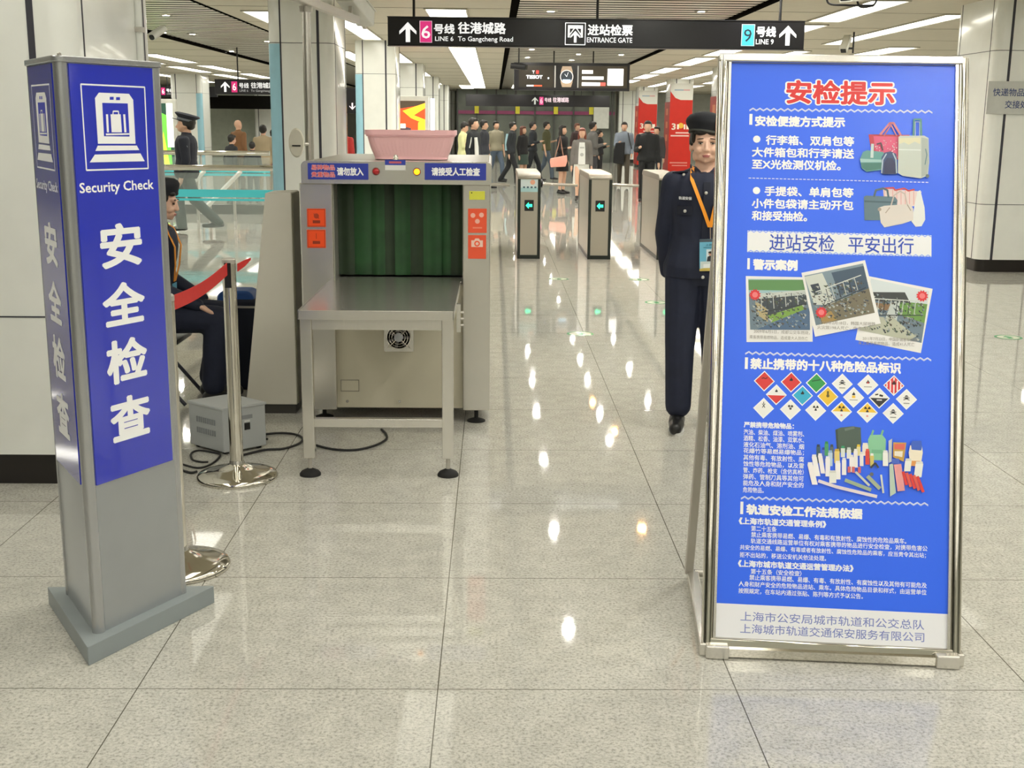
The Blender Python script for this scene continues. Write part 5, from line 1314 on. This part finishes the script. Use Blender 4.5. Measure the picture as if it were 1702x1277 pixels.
pr, T_ = far('young man in black and light blue jacket stepping beside the left gate', 849, 32.5, RT*.85, 1.64, Body(legs=WALK, lean=.10), top='23272C', legs_c='1E2024')
b = MB(); b.tube([(-.12,.05,1.33),(-.15,.06,1.12),(-.14,.06,.9)],[.05,.06,.06],8); b.build('light_blue_panel', mat('light_blue_cloth','9FC3CE',.8), pr)
far('woman with reddish hair, black top and dark skirt near the left gate', 870, 33, RT*.6, 1.53, Body(arms=PHONE2), top='1A1A1C', legs_c='3A4A42', bottom='skirt', hair='long', hair_m=HAIRB)
far('man in dark suit walking right behind the left gate', 886, 34, RT*.9, 1.65, Body(legs=WALK2, arms=PHONE), top='20242A', legs_c='1C1F24')
far('man in olive shirt and grey jeans looking right', 909, 35, RT*.85, 1.66, Body(legs=WALK, arms=PHONE2, female=False), top='4A4A2E', sleeve='short', legs_c='4E5A66')
far('woman in black dress carrying the pink shoulder bag', 936, 28.2, RT*.65, 1.57, Body(arms=PHONE), top='1B191B', sleeve='long', legs_c='161517', bottom='skirt', hair='long', voxel=.015)
p = at(930, 28.0); t = thing('handbag', 'pink shoulder bag hanging at the side of the woman in black dress', 'bag', (p[0],27.94,.62))
pb = mat('pink_leather','EBA290',.5)
MB().loft([[(-.19,-.06,0),(.15,-.06,.02),(.15,.06,.02),(-.19,.06,0)],[(-.21,-.05,.12),(.19,-.05,.14),(.19,.05,.14),(-.21,.05,.12)],[(-.2,-.02,.20),(.18,-.02,.28),(.18,.02,.28),(-.2,.02,.20)]]).build('body', pb, t, bevel=.015)
b = MB(); b.tube([(-.1,0,.22),(-.02,.0,.5),(.02,.02,.72),(.05,.0,.5),(.1,0,.24)],.012,6); b.build('strap', mat('tan_strap','A9806E',.6), t)
far('person in dark brown top half hidden behind the woman with reddish hair', 960, 37, RT*.4, 1.62, None, True, top='3A2A2A', hair_m=HAIRB)
pr, T_ = far('woman with long auburn hair, grey cardigan and white printed dress walking forward', 968, 25.5, -.05, 1.52, Body(legs=WALK), top='6E6A66', legs_c='BFC3C2', bottom='dress', hair='long', hair_m=mat('auburn_hair','6E2F1C',.5), voxel=.014, female=True) if False else person('woman with long auburn hair, grey cardigan and white printed dress walking forward', at(968,25.5), -.05, Body(legs=WALK), 1.52, top='6E6A66', legs_c='CFCFC8', bottom='dress', hair='long', hair_m=mat('auburn_hair','6E2F1C',.5), voxel=.014)
b = MB(); b.loft([[(-.06,-.13,1.33),(.06,-.13,1.33),(.06,-.10,1.33),(-.06,-.10,1.33)],[(-.075,-.142,1.15),(.075,-.142,1.15),(.075,-.1,1.15),(-.075,-.1,1.15)],[(-.08,-.15,.84),(.08,-.15,.84),(.08,-.1,.84),(-.08,-.1,.84)]]); f = b.build('dress_front', mat('white_cloth','D8D8D4',.8), pr)
b = MB(); b.ell((0,-.15,1.06),(.04,.006,.04)); b.box(-.05,.05,-.148,-.143,1.2,1.23); b.build('dress_print', mat('grey_print','A9A9A6',.8), f)
far('man in grey suit seen from behind, right of the auburn haired woman', 986, 30, RT*1.2, 1.66, Body(female=False, arms=PHONE), top='5E5C5A', legs_c='3A3A3E')
far('short person in black standing beyond the middle gate', 998, 36, RT*.8, 1.42, Body(arms=PHONE2), top='17181B', legs_c='1A1A1E', voxel=.016)
pr, T_ = far('man in grey-blue shirt with a black coat over his arm', 1038, 31.5, -.1, 1.66, Body(legs=WALK2, arms={-1: ((-.04,-.02,-.26),(.04,-.17,-.2)), 1: ((.05,.02,-.27),(.03,-.12,-.46))}, female=False), top='7E8794', legs_c='4E473C')
b = MB(); b.loft([[(-.21,-.24,1.13),(.03,-.28,1.15),(.03,-.16,1.15),(-.21,-.12,1.13)],[(-.26,-.27,.95),(.02,-.29,.95),(.02,-.19,.95),(-.24,-.14,.95)],[(-.27,-.25,.62),(.02,-.27,.58),(.01,-.2,.58),(-.22,-.14,.62)]]); b.build('carried_coat', mat('black_cloth','16171A',.8), pr, bevel=.02)
b = MB(); b.tube([(.10,-.10,1.38),(.14,-.13,1.2),(.2,-.08,.98)],.014,6); b.build('bag_strap', mat('dark_strap','3A3E40',.7), pr)
far('man dressed all in black standing in front of the red posters', 1077, 25.5, -.15, 1.68, Body(female=False, arms=PHONE), top='131518', legs_c='121316', voxel=.015)
far('person partly hidden behind the man dressed in black', 1092, 31, LT*.3, 1.56, None, True, top='3A3A3C')
# left concourse
pr, T_ = person('police officer in dark uniform and peaked cap walking left beyond the glass railing', at(306,17.5), LT*.95, Body(legs={-1: ((-.01,-.12,-.39),(-.012,-.10,-.77)), 1: ((.01,.10,-.39),(.012,.34,-.70))}, female=False, lean=-.02), 1.66, top='191D2A', legs_c='2E3A38', voxel=.011, top_len=.78)
pr.scale = (1.27,1.27,1.0)
n = 24; b = MB(); M = T_ @ Matrix.Translation((0,.01,1.615)) @ Matrix.Rotation(-.28,4,'X')
b.loft([[(r*math.cos(2*PI*i/n), r*1.1*math.sin(2*PI*i/n), z) for i in range(n)] for r, z in ((.089,-.03),(.090,.012),(.128,.05),(.13,.06),(.11,.075),(.02,.082))], M); cp = b.build('peaked_cap', mat('dark_cap','171B28',.7), pr)
b = MB(); b.prism([(-.085,-.06),(-.06,-.13),(0,-.155),(.06,-.13),(.085,-.06)], -.034, -.024, M); b.build('cap_peak', black_pl, cp)
b = MB(); b.loft([[(r*math.cos(2*PI*i/n), r*1.1*math.sin(2*PI*i/n), z) for i in range(n)] for r, z in ((.0905,-.02),(.0915,.008))], M); b.build('cap_band', mat('grey_band2','6A7076',.6), cp)
b = MB(); b.lathe([(.036,0),(.036,.008)],16,M=Matrix.Translation((.232,.03,1.23)) @ Matrix.Rotation(PI/2,4,'Y')); b.build('arm_badge', mat('pale_badge','C3C9D2',.5), pr)
person('bald man in brown jacket standing beyond the far railing', at(396,28), RT*1.6, Body(female=False), 1.62, top='7A5636', legs_c='4A3A2A', hair=None)
person('dark haired person in dark jacket bending beyond the far railing', at(381,23.6), RT*1.5, Body(lean=.1), 1.34, top='1E2024', legs_c='8A7A60', bottom='dress')
person('child with black hair in dark clothes beyond the far railing', at(418,24), BK, Body(), 1.2, top='22242A', legs_c='26282C')
person('person in tan coat seen from behind beside the blue striped column', at(437,25.5), BK, Body(female=False), 1.52, top='A39377', legs_c='8A7358', top_len=.78)
person('person in pink at the edge of the near white column', at(455,27), BK*.8, Body(), 1.42, top='C95A78', legs_c='7A4A6A')
person('person in red seen between the two white columns', at(571,24), BK*.9, Body(), 1.56, top='A82A26', legs_c='3A2A2A')
# ================================================================== TICKET GATES
gate_side = brushed('gate_steel', 'BFB9AC', .3)
def gate(x0, x1, label, y0=14.46, depth=1.7, sticker=False, arm=None):
    w_ = x1-x0; t = thing('ticket_gate', label, 'gate', ((x0+x1)/2, y0+depth/2, 0), 0, None); hw = w_/2; hd = depth/2
    MB().box(-hw+.005,hw-.005,-hd+.012,hd-.012,.03,.95).build('cabinet', gate_side, t, smooth=False)
    pr = [(-hd,.95),(-hd,.975),(-hd+.03,1.0),(-hd+.10,1.02),(hd-.1,1.02),(hd-.03,1.0),(hd,.975),(hd,.95)]
    MB().prism(pr, -hw, hw, Matrix(((0,0,1,0),(1,0,0,0),(0,1,0,0),(0,0,0,1)))).build('top_cover', brushed('gate_top', '9C978B', .38, metal=.75), t, bevel=.006)
    for s in (-1,1):
        MB().box(s*(hw-.017)-.017,s*(hw-.017)+.017,-hd,-hd+.03,.0,.955).build('edge_trim', mat('dark_green_edge','1C2420',.35), t, smooth=False, bevel=.004)
        MB().box(s*(hw-.017)-.017,s*(hw-.017)+.017,hd-.03,hd,.0,.955).build('edge_trim', mat('dark_green_edge','1C2420',.35), t, smooth=False)
    MB().box(-hw,hw,-hd+.004,hd-.004,0,.045).build('plinth', mat('dark_green_edge','1C2420',.35), t, smooth=False)
    d = MB().box(-.055,.055,-hd-.003,-hd+.014,.575,.705).build('direction_display', black_pl, t, smooth=False)
    P = Print(frame((0,-hd-.0035,.64),(1,0,0),(0,0,1)))
    P.poly([(-.04,0),(-.005,.038),(-.005,.016),(.036,.016),(.036,-.016),(-.005,-.016),(-.005,-.038)],'2AF2A0'); P.build('arrow', d, mat_print('lit_arrow',.4,2.5))
    if sticker:
        P = Print(frame((-.11,-hd+.0105,.80),(1,0,0),(0,0,1))); P.rect(0,.22,0,.16,'D3E3E4'); P.rect(0,.22,0,.05,'A9D3D6'); P.disc(.15,.115,.03,'E5A98C',12)
        for k in range(4): P.rect(.035+k*.045,.06+k*.045,.045,.065,'4A6A78')
        P.build('sticker', t)
    if arm:
        b = MB(); b.cyl((hw-.02,.0,.86),(hw+arm,.0,.84),.019,12)
        b.build('tripod_arm', steel, t)
        b = MB(); b.lathe([(.05,0),(.05,.05),(.03,.06)],14,M=Matrix.Translation((hw,0,.86)) @ Matrix.Rotation(PI/2,4,'Y'));  b.build('turnstile_hub', black_pl, t)
    return t
gate(.285,.56,'left ticket gate with green arrow and pale teal sticker', sticker=True, arm=.5)
gate(1.135,1.415,'middle ticket gate with green arrow left of the standing guard', arm=.42)
gate(1.975,2.25,'right ticket gate partly hidden behind the standing guard')
t = thing('ticket_gate', 'ticket gate behind the scanner with only its bar showing right of it', 'gate', (-.60,15.3,0))
MB().box(-.13,.13,-.85,.85,0,.95).build('cabinet', gate_side, t, smooth=False); MB().box(-.135,.135,-.86,.86,.95,1.0).build('top_cover', steel, t, smooth=False, bevel=.01)
b = MB(); b.cyl((.12,0,.85),(.80,0,.84),.019,12); b.build('tripod_arm', steel, t)
# round guide stickers on the floor
for x, y, lb in ((.68,9.19,'green ring sticker on the floor nearest the middle gate lane'),(.69,12.55,'green ring sticker on the floor close before the left gate'),(1.54,12.55,'green ring sticker on the floor between gate and standing guard'),(1.50,10.9,'green ring sticker beside the standing guard\'s trousers'),(4.03,9.16,'green ring sticker on the floor right of the notice board')):
    t = thing('floor_sticker', lb, 'sticker', (x,y,0))
    P = Print(frame((0,0,.0012),(1,0,0),(0,1,0))); P.disc(0,0,.105,'4E9A66',32); P.disc(0,0,.085,'C3CBB4',32); P.poly([(-.02,-.06),(.02,-.06),(.02,.0),(.045,0),(0,.06),(-.045,0),(-.02,0)],'4E9A66'); P.build('ring_print', t, mat_print('floor_ink',.25))

# ================================================================== HANGING SIGNS
sign_black = mat('sign_black', '17161A', .3)
lit = mat_print('lit_sign_ink', .4, .55)
def hanging_sign(name, label, x0, x1, z0, z1, Y, draw, rods=(), zc=ZC, th=.14):
    cx = (x0+x1)/2; t = thing(name, label, 'sign', (cx,Y,z0)); w_ = x1-x0; h_ = z1-z0
    MB().box(-w_/2,w_/2,0,th,0,h_).build('sign_box', sign_black, t, smooth=False, bevel=.006)
    b = MB(); b.box(-w_/2-.004,w_/2+.004,-.004,th+.004,-.008,.0); b.box(-w_/2-.004,w_/2+.004,-.004,th+.004,h_,h_+.008); b.build('edge_profile', mat('dark_profile','2A2A2E',.35), t, smooth=False)
    draw(t, frame((-w_/2,-.0015,0),(1,0,0),(0,0,1)), w_, h_)
    for x in rods:
        b = MB(); b.cyl((x-cx,th/2,h_),(x-cx,th/2,zc-z0),.014,10); b.build('hanging_rod', black_pl, t)
    return t
def up_arrow(P, x, y, h, c_=WHITE, down=False):
    s = -1 if down else 1; w_ = h*.88
    pts = [(0,.5),(.5,.05),(.5,-.12),(.13,.16),(.13,-.5),(-.13,-.5),(-.13,.16),(-.5,-.12),(-.5,.05)]
    P.poly([(x+a*w_, y+s*b_*h) for a, b_ in pts], c_)
def main_sign(t, F, w_, h_):
    def X(px_): return (px_-644)/(1338-644)*w_
    def Zz(py): return h_*(1-(py-28)/(75-28))
    P = Print(F); up_arrow(P, X(677.5), h_*.47, h_*.72); P.build('arrow', t, lit)
    P = Print(F); P.rect(X(697),X(717.5),h_*.1,h_*.88,'E9C9D6'); P.rect(X(698),X(716.7),h_*.115,h_*.865,'D8327E'); P.text('6',X(700),X(714.6),h_*.48,h_*.46,WHITE,.01); P.build('line_number_tile', t, lit)
    P = Print(F); P.text('号线',X(720.5),X(755),h_*.60,h_*.36,WHITE,.03); P.build('chinese_lettering', t, lit); P = Print(F); P.text('往港城路',X(760.5),X(840),h_*.64,h_*.42,WHITE,.03); P.build('chinese_lettering', t, lit)
    P = Print(F); P.text('LINE 6',X(722.5),X(753),h_*.245,h_*.165,WHITE,.012); P.build('english_lettering', t, lit); P = Print(F); P.text('To Gangcheng Road',X(760.5),X(852),h_*.225,h_*.225,WHITE,.012); P.build('english_lettering', t, lit)
    P = Print(F); a,b_,c_,d_ = X(939),X(972),h_*.08,h_*.86
    P.line([(a,c_),(b_,c_),(b_,d_),(a,d_),(a,c_)],.008,WHITE); m = (a+b_)/2; e = (b_-a)
    P.poly([(a+e*.12,d_-h_*.08),(b_-e*.12,d_-h_*.08),(b_-e*.12,c_+h_*.26),(b_-e*.22,c_+h_*.26),(b_-e*.22,d_-h_*.2),(a+e*.22,d_-h_*.2),(a+e*.22,c_+h_*.26),(a+e*.12,c_+h_*.26)],WHITE)
    up_arrow(P, m, c_+h_*.29, h_*.42); P.line([(m-e*.28,c_+h_*.36),(m-e*.06,c_+h_*.58)],.010,WHITE); P.line([(m+e*.28,c_+h_*.36),(m+e*.06,c_+h_*.58)],.010,WHITE); P.build('entrance_pictogram', t, lit)
    P = Print(F); P.text('进站检票',X(976),X(1051),h_*.62,h_*.40,WHITE,.03); P.build('chinese_lettering', t, lit)
    P = Print(F); P.text('ENTRANCE GATE',X(975),X(1050.5),h_*.26,h_*.185,WHITE,.012); P.build('english_lettering', t, lit)
    P = Print(F); P.rect(X(1232.5),X(1254.5),h_*.1,h_*.88,'C9DDE2'); P.rect(X(1233.5),X(1253.7),h_*.115,h_*.865,'3FA9C9'); P.text('9',X(1236.5),X(1249.5),h_*.48,h_*.46,'1E2A30',.004); P.build('line_number_tile', t, lit)
    P = Print(F); P.text('号线',X(1257),X(1290),h_*.62,h_*.38,WHITE,.03); P.build('chinese_lettering', t, lit)
    P = Print(F); P.text('LINE 9',X(1257),X(1287),h_*.26,h_*.185,WHITE,.012); P.build('english_lettering', t, lit)
    P = Print(F); up_arrow(P, X(1310), h_*.49, h_*.72); P.build('arrow', t, lit)
hanging_sign('hanging_sign', 'long black overhead sign naming Line 6, Entrance Gate and Line 9', -1.094, 3.175, 2.372, 2.646, 12.7, main_sign, (-.83,1.05,2.93))
def line6(k=1.):
    def d(t, F, w_, h_):
        P = Print(F); up_arrow(P, h_*.75, h_*.5, h_*.72); P.build('arrow', t, lit)
        P = Print(F); P.rect(h_*1.2,h_*1.62,h_*.12,h_*.88,'C92A70'); P.text('6',h_*1.28,h_*1.54,h_*.5,h_*.5,WHITE,.01); P.build('line_number_tile', t, lit)
        P = Print(F); P.text('号线',h_*1.75,h_*2.45,h_*.6,h_*.38,'DCDCDC',.03); P.build('chinese_lettering', t, lit); P = Print(F); P.text('往港城路',h_*2.6,h_*4.3,h_*.62,h_*.42,'DCDCDC',.03); P.build('chinese_lettering', t, lit)
        P = Print(F); P.text('LINE 6',h_*1.78,h_*2.4,h_*.24,h_*.16,'A9A9A9'); P.build('english_lettering', t, lit); P = Print(F); P.text('To Gangcheng Road',h_*2.6,h_*4.5,h_*.22,h_*.2,'A9A9A9'); P.build('english_lettering', t, lit)
    return d
hanging_sign('hanging_sign', 'black Line 6 sign hanging over the left concourse railings', -5.66, -3.4, 2.13, 2.41, 25, line6(), (-5.2,-4.2), ZC+.05)
hanging_sign('hanging_sign', 'smaller black Line 6 sign behind the far left column', -11.15, -9.0, 2.36, 2.66, 40, line6(), (-10.6,-9.6))
def far6(t, F, w_, h_):
    def o(n, f): P = Print(F); f(P); P.build(n, t, mat_print('dim_sign_ink',.4,.25))
    o('arrow', lambda P: up_arrow(P, 2.78, h_*.5, h_*.65, 'BFC3C0'))
    o('line_number_tile', lambda P: (P.rect(2.96,3.12,h_*.15,h_*.85,'D8468A'), P.text('6',2.99,3.09,h_*.5,h_*.5,'F0D0DE',.01)))
    o('chinese_lettering', lambda P: (P.text('号线',3.16,3.44,h_*.58,h_*.4,'E0CBD6',.03), P.text('往港城路',3.5,4.15,h_*.6,h_*.45,'E0CBD6',.03)))
hanging_sign('hanging_sign', 'farthest black Line 6 sign across the hall in front of the dark screen', -1.15, 4.65, 2.28, 2.72, 49.5, far6, (.5,3.5))
hanging_sign('hanging_sign', 'black sign with white down arrow seen between the two left columns', -3.25, -2.75, 1.79, 2.32, 27, lambda t,F,w_,h_: (lambda P: (up_arrow(P, .13, h_*.27, .15, 'DDD3DA', True), P.build('arrow', t, lit)))(Print(F)), (-3.0,))
def watch_ad(t, F, w_, h_):
    scr = mat('screen_dark','2A2620',.2,emit=0)
    Em = mat_print('screen_glow', .3, 1.1)
    for k, (a, c_) in enumerate(((.10,.80),(.87,1.27),(1.33,2.30))):
        P = Print(F @ Matrix.Translation((0,0,.002))); P.rect(a,c_,.05,h_-.05,('1F1B14','0E0D0C','2A2418')[k]); P.build('screen', t, Em)
    P = Print(F @ Matrix.Translation((0,0,.004))); P.rect(.45,.50,h_*.60,h_*.72,'D8302A'); P.text('T',.37,.42,h_*.66,h_*.10,WHITE); P.text('TISSOT',.25,.58,h_*.48,h_*.13,WHITE,.03); P.rect(.26,.4,h_*.13,h_*.18,WHITE); P.rect(.4,.57,h_*.13,h_*.18,'E0452A'); P.disc(.7,h_*.44,.018,'E8F4FF',10); P.build('advert_lettering', t, Em)
    P = Print(F @ Matrix.Translation((0,0,.004))); P.poly([(.98,.06),(1.16,.06),(1.19,.16),(1.19,h_-.16),(1.16,h_-.06),(.98,h_-.06),(.95,h_-.16),(.95,.16)],'8A7660'); P.disc(1.07,h_*.5,.135,'B9B5AE',28); P.disc(1.07,h_*.5,.118,'20262C',28); P.rect(.99,1.15,h_*.28,h_*.40,'9FC3DC'); P.line([(1.07,h_*.5),(1.10,h_*.66)],.008,'D8DCE0'); P.line([(1.07,h_*.5),(1.03,h_*.6)],.008,'D8DCE0'); P.build('watch_picture', t, Em)
    P = Print(F @ Matrix.Translation((0,0,.004))); P.rect(1.9,2.22,.1,h_-.1,'F6F6F4'); P.rect(1.38,1.6,h_*.62,h_*.75,'EDEAE4'); P.rect(1.38,1.82,h_*.4,h_*.52,'EDEAE4'); P.rect(1.38,1.75,h_*.17,h_*.3,'F0EDE8'); P.rect(1.75,1.86,h_*.17,h_*.3,'E0554A'); P.build('advert_lettering', t, Em)
    b = MB()
    for x in (.835,1.30): b.box(x-.012-w_/2,x+.012-w_/2,-.006,0,.05,h_-.05)
    b.build('divider_bar', mat('grey_bar','B9B9B4',.4), t, smooth=False)
hanging_sign('advertising_display', 'hanging advertising display with a wrist watch between dark lettered screens', .39, 2.74, 2.27, 2.80, 25, watch_ad, (1.2,2.0), ZC+.05)
def box_ad(label, cx, Y, w_, z0, z1, draw, em=1.6):
    t = thing('advertising_lightbox', label, 'advertisement', (cx,Y,0)); 
    MB().box(-w_/2-.08,w_/2+.08,0,.18,z0-.1,z1+.1).build('housing', mat('pale_housing','CFCFC6',.4), t, smooth=False, bevel=.01)
    MB().box(-w_/2,w_/2,.02,.16,0,z0-.08).build('base', plinth_m, t, smooth=False)
    P = Print(frame((-w_/2,-.003,z0),(1,0,0),(0,0,1))); draw(P, w_, z1-z0); P.build('lit_poster', t, mat_print('lightbox_glow',.3,em))
    return t
def fire(P, w_, h_):
    P.rect(0,w_,0,h_,'E0401E'); P.poly([(0,h_),(w_,h_),(w_,h_*.95),(0,h_*.88)],'3A3024'); P.poly([(w_*.2,h_*.86),(w_,h_*.97),(w_,h_*.9),(w_*.6,h_*.8),(w_,h_*.74),(w_,h_*.68),(w_*.5,h_*.76)],'F7B52A'); P.poly([(w_*.75,h_*.7),(w_,h_*.74),(w_,0),(w_*.72,0)],'F7B52A'); P.poly([(0,h_*.3),(w_*.45,h_*.25),(w_*.5,h_*.62),(w_*.1,h_*.66)],'3A3036'); P.rect(0,w_*.8,h_*.22,h_*.27,'FFF2E4'); P.rect(w_*.05,w_*.3,h_*.62,h_*.68,'FFF2E4'); P.disc(w_*.12,h_*.3,.06,'FFFFFF',14); P.disc(w_*.5,h_*.3,.06,'FFFFFF',14); P.poly([(w_*.3,h_*.1),(w_*.45,h_*.1),(w_*.5,h_*.45),(w_*.38,h_*.35)],'F06AA0')
t = box_ad('glowing red and yellow advertising light box above the pink basket', -1.78, 26.2, .60, .55, 2.05, fire)
b = MB(); b.box(.42,.5,-.03,.0,.45,2.1); b.build('side_tube_light', mat('tube_glow','DDE4FF',emit=2.5), t, smooth=False)
def green(P, w_, h_):
    P.rect(0,w_,0,h_,'1F3A2E'); P.poly([(w_*.1,0),(w_*.9,0),(w_*.8,h_*.8),(w_*.3,h_*.9)],'5AA83A'); P.poly([(w_*.2,0),(w_*.8,0),(w_*.6,h_*.55)],'B8E03A'); P.rect(w_*.75,w_,h_*.3,h_,'D3DCCB')
box_ad('green glowing advertising light box left of the peaked-cap officer', -8.15, 30, .62, .5, 2.0, green, .9)
def notice(t, F, w_, h_):
    pass
t = thing('courier_notice', 'grey notice plate about courier handover on the right hand white column', 'sign', (5.98,13.44,1.75))
MB().box(-.56,.2,0,.012,0,.352).build('plate', mat('pale_grey_plate','C9CBC6',.4), t, smooth=False, bevel=.002)
P = Print(frame((-.56,-.0015,0),(1,0,0),(0,0,1))); P.text('快递物品',.055,.40,.235,.085,'3A4A80',.012); P.build('lettering', t); P = Print(frame((-.56,-.0015,0),(1,0,0),(0,0,1))); P.text('交接处',.20,.45,.105,.085,'3A4A80',.012); P.build('lettering', t)

# ================================================================== GLASS RAILINGS ON THE LEFT
glass = bpy.data.materials.new('railing_glass'); glass.use_nodes = True; nt = glass.node_tree; bs = nt.nodes['Principled BSDF']
bs.inputs['Base Color'].default_value = (.75,.85,.82,1); bs.inputs['Alpha'].default_value = .16; bs.inputs['Roughness'].default_value = .05
cyan = mat('cyan_film', '5ADCE8', .3, vary=.02)
def railing(label, x0, x1, Y, zr, bands, zb, curb=0.):
    cx = (x0+x1)/2; t = thing('glass_railing', label, 'railing', (cx,Y,0)); w_ = (x1-x0)/2
    b = MB(); b.cyl((-w_,0,zr),(w_,0,zr),.042,14); b.build('handrail', chrome, t)
    MB().box(-w_,w_,-.006,.006,zb,zr-.07).build('glass_panel', glass, t, smooth=False)
    for a, c_ in bands: MB().box(-w_,w_,-.010,-.006,a,c_).build('cyan_band', cyan, t, smooth=False)
    x = -w_+.3
    while x < w_:
        b = MB(); b.cyl((x,.02,0),(x,.02,zr),.02,10); b.build('post', steel_dull, t); x += 1.6
    if curb: MB().box(-w_,w_,-.05,.1,0,curb).build('curb', mat('dark_granite_curb','4A4A45',.3), t, smooth=False)
railing('nearer glass railing with wide cyan bands left of the console', -6.6, -3.02, 17.0, .955, ((.55,.655),(.50,.53)), .10)
railing('farther glass railing on a dark curb behind the officer', -8.6, -3.9, 21.2, 1.05, ((.72,.76),(.66,.70)), .17, .16)
for x in (-4.9,-4.3):
    t = thing('escalator_handrail', 'slanted pale rail between the two glass railings' + (', left one' if x < -4.5 else ', right one'), 'rail', (x,19.2,0))
    b = MB(); b.bar((-.1,-1.0,.25),(.1,1.0,.78),.04,.06); b.build('rail', mat('pale_rail','C9CDC6',.3), t, smooth=False)
    b = MB(); b.bar((-.06,-.6,0),(-.06,-.6,.36),.04,.04); b.bar((.06,.6,0),(.06,.6,.68),.04,.04); b.build('rail_post', steel_dull, t, smooth=False)
